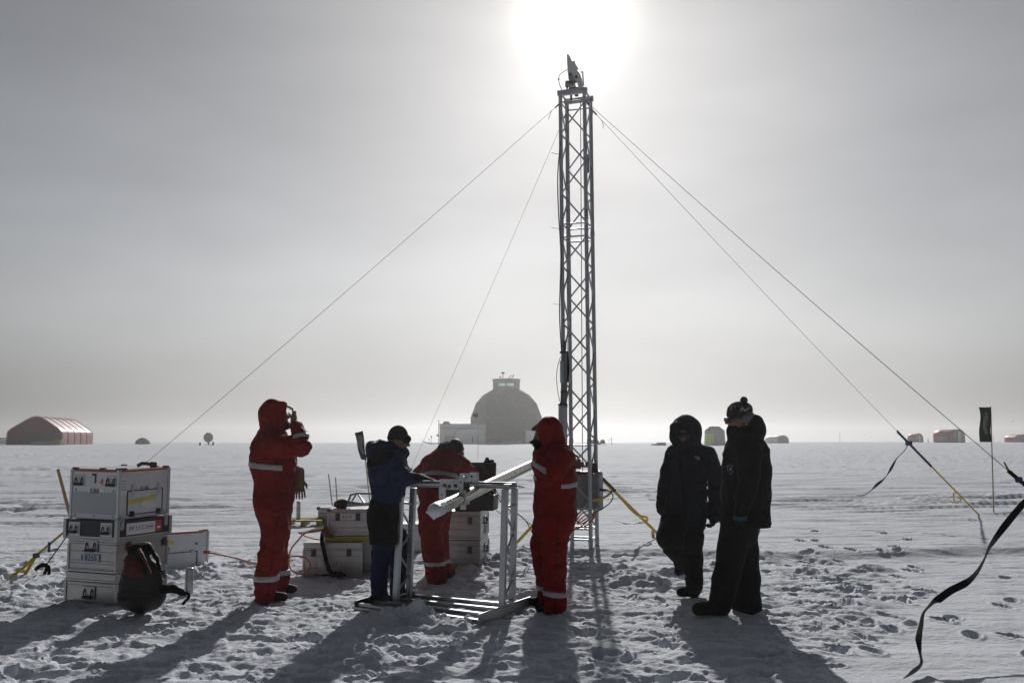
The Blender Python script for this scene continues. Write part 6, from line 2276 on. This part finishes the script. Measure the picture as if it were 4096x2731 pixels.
def arch(profile, L, t, m_skin, m_front, ribs=0, name='canopy', thick=.06):
    """profile = [(x, z), ...] from left foot over the ridge to the right foot; tent runs from y=0 back to y=L"""
    n = len(profile)
    seg = max(1, ribs)
    vs, fs = [], []
    ys = []
    for k in range(seg):
        for q in range(4):
            ys.append((k + q / 4) * L / seg)
    ys.append(L)
    for i, y in enumerate(ys):
        fr_ = (i % 4) / 4
        bulge = 1 + (.018 * math.sin(math.pi * fr_) if ribs else 0) - (0.012 if ribs else 0)
        for x, z in profile:
            vs.append((x * bulge, y, z * bulge))
    for i in range(len(ys) - 1):
        for j in range(n - 1):
            fs.append((i * n + j, i * n + j + 1, (i + 1) * n + j + 1, (i + 1) * n + j))
    sk = MB().add(vs, fs, True).build(name, M[m_skin], t, smooth=True)
    md = sk.modifiers.new('thickness', 'SOLIDIFY')
    md.thickness = thick
    for y, nm in ((.08, 'front_wall'), (L - .08, 'back_wall')):
        a = [(x * .985, y, z * .985) for x, z in profile]
        b = [(x, y + .05, z) for x, _, z in a]
        MB().add(a + b, [tuple(range(n)), tuple(range(n, 2 * n))[::-1]] + [(i, (i + 1) % n, n + (i + 1) % n, n + i) for i in range(n)]).build(nm, M[m_front], t)
    return sk


def round_profile(w, h, wall=0.0, n=14):
    out = [(-w / 2, 0)]
    for k in range(n + 1):
        a = math.pi * k / n
        out.append((-w / 2 * math.cos(a), wall + (h - wall) * math.sin(a)))
    out.append((w / 2, 0))
    return out


def soften(pts, it=2):
    for _ in range(it):
        q = [pts[0]]
        for a, b in zip(pts[:-1], pts[1:]):
            q += [(a[0] * .75 + b[0] * .25, a[1] * .75 + b[1] * .25), (a[0] * .25 + b[0] * .75, a[1] * .25 + b[1] * .75)]
        pts = q + [pts[-1]]
    return pts


# big red hall on the left
Y = 130
s = Y / FPX
pl_, pr_ = ground_at(34, Y), ground_at(236, Y)
cx_ = (pl_ + pr_) / 2
hall = thing('tent_hall', 'large dark red canvas hall with ribbed roof far off on the left', 'tent', cx_, R(11))
w = 202 * s
prof = soften([(-w / 2, 0), (-w / 2, 1.55), (-w * .47, 2.05), (-w * .36, 2.55), (-w * .10, 3.75), (w * .02, 3.98), (w * .12, 3.80), (w * .40, 2.45), (w * .48, 1.95), (w / 2, 1.5), (w / 2, 0)], 2)
arch(prof, 17.5, hall, 'tent_red_gloss', 'tent_dark', ribs=5)
for y in (0, 3.5, 7, 10.5, 14, 17.5):
    b = MB().tube([(x * 1.004, y, z * 1.004) for x, z in prof], .045, 6)
    b.build('roof_rib', M['tent_red_gloss'], hall)
MB().box((w * .06, -.02, .75), (w * .50, .06, 1.5)).build('door_opening', M['dark_far'], hall)
lp = ground_at(200, 124)
crt = thing('supply_crates', 'low pale crates and drums on the snow in front of the red hall', 'crates', lp)
b = MB().box((0, 0, .25), (3.2, 1.2, .5)).box((1.0, .3, .55), (1.0, .8, .4)).box((-2.0, .1, .2), (.8, .8, .4))
b.build('crates', M['tent_khaki'], crt, bevel=.03)
lp = ground_at(14, 150)
hut = thing('hut', 'small pale hut at the left edge beyond the red hall', 'hut', lp)
MB().box((0, 0, .45), (1.3, 1.6, .9)).build('wall', M['tent_white'], hut, bevel=.03)
MB().prism([(-.75, 0), (.75, 0), (.6, .12), (-.6, .12)], 1.8, (0, .9, .9)).build('roof', M['dark_far'], hut)
MB().box((.7, -.6, .4), (.12, .12, .8)).build('door', M['dark_far'], hut)

# khaki dome tent
lp = ground_at(571, 150)
dt = thing('dome_tent', 'small khaki dome tent on the horizon right of the red hall', 'tent', lp)
r_ = 29 / FPX * 150
MB().lathe([(r_, 0), (r_ * .98, r_ * .30), (r_ * .82, r_ * .58), (r_ * .52, r_ * .80), (r_ * .2, r_ * .90), (.02, r_ * .92)], n=18).build('canopy', M['tent_khaki'], dt)
MB().box((0, -r_ * .92, .35), (.5, .06, .7)).build('door', M['tent_grey'], dt)
# satellite dish with posts
lp = ground_at(833, 120)
sd = thing('satellite_dish', 'round grey satellite dish on a stand on the left horizon', 'dish', lp)
MB().lathe([(.05, .16), (.36, .06), (.62, -.06), (.60, -.09), (.3, .0), (.05, .08)], (0, 0, 1.05), 24, axis='y').build('reflector', M['tent_grey'], sd)
MB().tube([(0, .1, 0), (0, .12, 1.0)], .06, 8).tube([(-.35, .1, 0), (0, .1, .5), (.35, .1, 0)], .035, 6).build('stand', M['dark_far'], sd)
MB().tube([(-.1, 0, 1.6), (-.14, -.5, 1.68)], .03, 6).build('feed_arm', M['dark_far'], sd)
for k, (px, hh) in enumerate(((800, .42), (852, .5))):
    lp = ground_at(px, 121)
    o_ = MB().lathe([(.10, 0), (.13, .1), (.12, hh * .7), (.07, hh), (.02, hh + .03)], lp, 10).build('fuel_can', M['dark_far'], None)
    tag(o_, ('small dark canister left of the satellite dish', 'small dark canister right of the satellite dish')[k], 'canister', 'canisters beside the dish')

# main dome
Y = 154
lp = ground_at(2025, Y)
dm = thing('dome_building', 'tall grey geodesic dome building with a lookout cupola in the fog', 'building', lp)
me_z = .0
prof = [(5.70, 0), (5.86, 2.0), (5.80, 4.1), (5.05, 6.4), (3.75, 7.8), (2.4, 8.6), (1.2, 8.9)]
b = MB()
n = 12
vs = []
for i, (r_, z) in enumerate(prof):
    for j in range(n):
        a = 2 * math.pi * (j + .5 * (i % 2)) / n
        vs.append((r_ * math.cos(a), r_ * math.sin(a), z))
fs = []
for i in range(len(prof) - 1):
    for j in range(n):
        j2 = (j + 1) % n
        a0, a1, b0, b1 = i * n + j, i * n + j2, (i + 1) * n + j, (i + 1) * n + j2
        if i % 2 == 0:
            fs += [(a0, a1, b0), (a1, b1, b0)]
        else:
            fs += [(a0, a1, b1), (a0, b1, b0)]
fs.append(tuple((len(prof) - 1) * n + j for j in range(n)))
b.add(vs, fs)
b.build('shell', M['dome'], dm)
b = MB()
for fc in fs[:-1]:
    for q in range(3):
        a_, c_ = fc[q], fc[(q + 1) % 3]
        if a_ < c_:
            b.bar(Vector(vs[a_]) * 1.002, Vector(vs[c_]) * 1.002, .11, .07)
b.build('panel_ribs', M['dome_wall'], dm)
# cupola: posts and panels with open window bays so the sky shows through
cz0, cz1, cw = 8.3, 10.45, 4.30
cu = MB()
cu.lathe([(cw / 2 * 1.02, cz0), (cw / 2 * 1.02, 9.25)], n=8, smooth=False)
cu.lathe([(cw / 2 * 1.02, 9.92), (cw / 2 * 1.06, 10.2), (cw / 2 * 1.10, cz1)], n=8, smooth=False)
cup = cu.build('cupola', M['dome_wall'], dm)
ang8 = [2 * math.pi * j / 8 for j in range(8)]
for j in range(8):
    p = Vector((cw / 2 * .97 * math.cos(ang8[j]), cw / 2 * .97 * math.sin(ang8[j]), 9.58))
    MB().box(p, (.26, .26, .70), Matrix.Rotation(ang8[j], 3, 'Z')).build('cupola_post', M['dome_wall'], cup)
R8 = cw / 2 * .97
for j in range(8):
    p0 = Vector((R8 * math.cos(ang8[j]), R8 * math.sin(ang8[j]), 9.58))
    p1 = Vector((R8 * math.cos(ang8[(j + 1) % 8]), R8 * math.sin(ang8[(j + 1) % 8]), 9.58))
    if j in (3, 4, 0, 7):                 # closed bays
        MB().bar(p0, p1, .06, .70).build('cupola_panel', M['dome_wall'], cup)
    else:
        MB().bar(lerp(p0, p1, .04), lerp(p0, p1, .96), .03, .66).build('window', M['glass'], cup)
b = MB().tube([(-.55, 0, cz1), (-.55, 0, 11.35)], .06, 8).lathe([(.12, -.16), (.27, -.14), (.27, .14), (.12, .16)], (-.55, 0, 11.5), 12)
b.build('radar', M['dark_far'], dm)
b = MB().tube([(-1.0, .1, cz1), (-1.0, .1, 10.75)], .04, 6).lathe([(.06, -.05), (.22, -.02), (.18, .10), (.03, .14)], (-1.0, .1, 10.80), 12)
b.build('antenna', M['dark_far'], dm)
b = MB()
for a_, c_ in (((.25, 10.55), (.75, 11.05)), ((.75, 11.05), (1.30, 11.10)), ((1.30, 11.10), (.85, 10.58)), ((.85, 10.58), (.25, 10.55))):
    b.bar((a_[0], 0, a_[1]), (c_[0], 0, c_[1]), .10, .10)
b.build('roof_panel', M['dark_far'], dm)
# white block and barrel tent in front of the dome
lp = ground_at(1852, 146)
wb = thing('white_container', 'white container building with roof vent left of the grey dome', 'building', lp)
MB().box((0, 0, 1.45), (7.0, 4.0, 2.9)).build('wall', M['tent_white'], wb, bevel=.08)
MB().box((0, 0, 2.95), (7.1, 4.1, .12)).build('roof', M['tent_grey'], wb)
MB().lathe([(.55, 0), (.55, .25), (.3, .42), (.05, .45)], (-2.6, 0, 3.0), 12).build('roof_vent', M['tent_grey'], wb)
MB().box((-2.0, -2.02, .62), (1.5, .06, 1.2)).build('door', M['tent_khaki'], wb)
MB().box((-.6, -2.02, 2.35), (5.2, .05, .25)).build('shade_strip', M['tent_grey'], wb)
MB().tube([(-3.6, -2.1, .1), (-3.62, -2.1, 3.6)], .06, 6).tube([(-3.6, -2.1, 2.6), (-3.35, -2.1, 2.55)], .05, 6).build('mast', M['dark_far'], wb)
MB().box((-3.75, -2.1, 1.25), (.35, .3, .3)).build('red_lamp', M['red_far'], wb)
lp = ground_at(1879, 140)
bt2 = thing('barrel_tent', 'white barrel tent in front of the white container', 'tent', lp)
arch(soften([(-2.3, 0), (-2.25, 1.4), (-1.9, 2.25), (1.9, 2.25), (2.25, 1.4), (2.3, 0)], 2), 5.0, bt2, 'tent_white', 'tent_white')
for y in (.0, 5.0):
    MB().tube([(x * 1.01, y, z * 1.01) for x, z in soften([(-2.3, 0), (-2.25, 1.4), (-1.9, 2.25), (1.9, 2.25), (2.25, 1.4), (2.3, 0)], 2)], .05, 6).build('hoop', M['tent_grey'], bt2)
MB().box((.4, .02, .6), (.16, .05, .9)).build('door_flap', M['tent_khaki'], bt2)
lp = ground_at(1735, 138)
sk = thing('sledge', 'low sledge with upturned runners on the snow left of the white container', 'sledge', lp)
for y in (-.3, .3):
    MB().tube(curve_pts([(-1.6, y, .45), (-.9, y, .18), (0, y, .06), (.8, y, .12), (1.5, y, .36)], 20), .06, 6).build('runner', M['dark_far'], sk)
MB().box((0, 0, .2), (1.6, .7, .06)).build('deck', M['dark_far'], sk)
for k, (px, hgt, mt) in enumerate(((1725, 1.15, 'red_far'), (1716, .8, 'dark_far'))):
    lp = ground_at(px, 137)
    t = thing('marker_pole', ('thin pole with a small red marker beside the sledge', 'short dark pole beside the sledge')[k], 'pole', lp)
    MB().tube([(0, 0, 0), (0, 0, hgt)], .03, 6).build('pole', M['dark_far'], t)
    MB().box((0, 0, hgt - .05), (.22, .12, .22) if k == 0 else (.08, .08, .2)).build('marker', M[mt], t)
# bits and pieces at the foot of the dome
for k, (px, w_, h_, mt, nm, lb, cat) in enumerate(((1962, .9, .7, 'red_far', 'fuel_bladder', 'small red bundle at the left foot of the grey dome', 'bundle'),
                                                 (2048, 3.2, .55, 'tent_grey', 'crate_row', 'row of low grey crates at the foot of the grey dome', 'crates'),
                                                 (2128, 2.0, 2.0, 'tent_white', 'storage_hut', 'pale storage hut at the right foot of the grey dome', 'hut'),
                                                 (2110, .35, 1.8, 'red_far', 'red_banner', 'upright red banner beside the pale storage hut', 'banner'))):
    lp = ground_at(px, 146 - k * .4)
    t = thing(nm, lb, cat, lp)
    if k == 0:
        MB().lathe([(w_ / 2, 0), (w_ / 2 * .9, h_ * .5), (w_ / 2 * .4, h_ * .9), (.05, h_)], n=10).build('bundle', M[mt], t)
        MB().box((.6, 0, .2), (.4, .3, .4)).build('side_bag', M['dark_far'], t)
    elif k == 1:
        for q in range(3):
            MB().box((-1.1 + 1.1 * q, 0, h_ / 2), (1.0, .8, h_ * (.8 + .2 * (q % 2)))).build('crate', M[mt], t, bevel=.02)
    elif k == 2:
        MB().box((0, 0, h_ / 2), (w_, 1.6, h_)).build('wall', M[mt], t, bevel=.03)
        MB().box((0, 0, h_ + .04), (w_ + .1, 1.7, .08)).build('roof', M['tent_grey'], t)
    else:
        MB().tube([(0, 0, 0), (0, 0, 2.4)], .04, 6).build('pole', M['dark_far'], t)
        MB().box((.17, 0, 1.6), (.32, .04, 1.3)).build('cloth', M[mt], t)

# vehicle and crane arm right of the tower
lp = ground_at(2410, 132)
sm = thing('snowmobile', 'dark snowmobile parked on the horizon right of the tower', 'snowmobile', lp)
MB().box((0, 0, .34), (.62, 1.8, .36)).build('body', M['dark_far'], sm, bevel=.1)
MB().box((0, -.35, .62), (.5, .5, .22)).build('windscreen', M['dark_far'], sm, bevel=.06)
MB().box((0, .5, .58), (.4, .8, .16)).build('seat', M['black'], sm, bevel=.05)
for x in (-.36, .36):
    MB().box((x, -.7, .06), (.12, 1.0, .06)).build('ski', M['dark_far'], sm)
lp = ground_at(2372, 134)
sk2 = thing('covered_sledge', 'low grey covered sledge seen through the tower foot', 'sledge', lp)
MB().prism([(-1.0, .1), (1.0, .1), (.7, .62), (.1, .78), (-.6, .5)], 1.2, (0, .6, 0)).build('cover', M['dome_wall'], sk2)
MB().box((0, 0, .06), (2.1, 1.3, .08)).build('deck', M['dark_far'], sk2)
lp = ground_at(2447, 132)
cr = thing('hoist_arm', 'thin upright post with a slanting arm on the horizon right of the tower', 'post', lp)
MB().tube([(0, 0, 0), (0, 0, 1.02)], .035, 6).build('post', M['dark_far'], cr)
MB().tube([(0, 0, 1.0), (-.45, 0, .5)], .025, 6).build('arm', M['dark_far'], cr)
# dark pile of timber
lp = ground_at(2634, 122)
tb_ = thing('timber_stack', 'low dark stack of timber on the horizon left of the navy hood', 'stack', lp)
MB().box((.35, 0, .21), (1.05, 1.2, .42)).build('boards', M['dark_far'], tb_, bevel=.02)
MB().prism([(-.88, 0), (-.15, 0), (-.15, .32), (-.60, .24), (-.88, .22)], 1.1, (0, .55, 0)).build('boards', M['dark_far'], tb_)

# green tent
Y = 125
lp = ground_at(2860, Y)
gt = thing('polar_tent', 'green and grey polygonal tent between the two people in dark parkas', 'tent', lp, R(0))
s = Y / FPX
hw = 46 * s
base_, eave, ridge = [], [], []
for k in range(6):
    a = R(-165 + 60 * k)
    base_.append(Vector((hw * 1.02 * math.cos(a), hw * .9 * math.sin(a), 0)))
    eave.append(Vector((hw * .94 * math.cos(a), hw * .82 * math.sin(a), 1.98)))
    ridge.append(Vector((hw * .45 * math.cos(a), hw * .4 * math.sin(a), 2.52)))
for k in range(6):
    k2 = (k + 1) % 6
    MB().add([base_[k], base_[k2], eave[k2], eave[k]] + [v * .97 for v in (base_[k], base_[k2], eave[k2], eave[k])],
             [(0, 1, 2, 3), (7, 6, 5, 4), (0, 4, 5, 1), (1, 5, 6, 2), (2, 6, 7, 3), (3, 7, 4, 0)]).build('wall', M['tent_grey'] if k != 0 else M['tent_grey'], gt)
MB().add(eave + ridge, [(k, (k + 1) % 6, 6 + (k + 1) % 6, 6 + k) for k in range(6)] + [tuple(range(6, 12))]).build('roof', M['tent_grey'], gt)
l0, l1 = lerp(base_[0], base_[1], .02), lerp(base_[0], base_[1], .98)
u0, u1 = lerp(eave[0], eave[1], .02), lerp(eave[0], eave[1], .98)
off = Vector((-.03, -.06, 0))
lim = [l0 + off, l1 + off, lerp(l1, u1, .80) + off, lerp(l0, u0, .80) + off]
MB().add(lim + [p - off * .5 for p in lim], [(0, 1, 2, 3), (7, 6, 5, 4), (0, 4, 5, 1), (1, 5, 6, 2), (2, 6, 7, 3), (3, 7, 4, 0)]).build('lime_panel', M['tent_lime'], gt)


def barrel(label, px0, px1, Yq, hgt, L, yawd, skin, front, group, wall=.8, door=None):
    a, b_ = ground_at(px0, Yq), ground_at(px1, Yq)
    w_ = (b_ - a).length
    t = thing('barrel_tent', label, 'tent', (a + b_) / 2, R(yawd), group)
    arch(round_profile(w_, hgt, wall), L, t, skin, front)
    if door:
        MB().box((0, -.02, hgt * .42), (w_ * .22, .05, hgt * .78)).build('door', M[door], t)
    MB().tube([(x * 1.01, 0, z * 1.01) for x, z in round_profile(w_, hgt, wall)], .05, 6).build('hoop', M['tent_grey'], t)
    return t


barrel('small pale grey barrel hut with a bright roof behind the bobble hat person', 3108, 3160, 165, 1.38, 3.6, 24, 'tent_white', 'tent_grey', 'barrel tents on the right horizon', .6)
barrel('small faded red barrel tent on the right horizon, left of the larger red one', 3658, 3699, 185, 1.75, 2.0, 25, 'tent_red', 'tent_grey', 'barrel tents on the right horizon', .7, 'tent_white')
bt3 = barrel('larger red and grey barrel tent with a white door on the right horizon', 3800, 3876, 165, 2.35, 3.9, 32, 'tent_red', 'tent_grey', 'barrel tents on the right horizon', 1.1, 'tent_white')
MB().box((-1.72, 2.0, .62), (.06, 1.9, 1.05)).build('grey_panel', M['tent_grey'], bt3)
barrel('faded red barrel tent cut off by the right edge', 4068, 4130, 190, 1.6, 4.0, 8, 'tent_red', 'tent_grey', 'barrel tents on the right horizon', .8)
for k, (px, Yq, hgt, lb) in enumerate(((3713, 166, .75, 'short dark post just left of the larger red barrel tent'), (3976, 180, 1.3, 'thin dark post right of the dark flag'), (3360, 190, 1.9, 'thin faint post on the horizon right of the bobble hat'))):
    lp = ground_at(px, Yq)
    o_ = MB().tube([lp, lp + Vector((0, 0, hgt))], .07 if k == 0 else .03, 6).build('post', M['dark_far'], None)
    tag(o_, lb, 'post', 'posts on the right horizon')
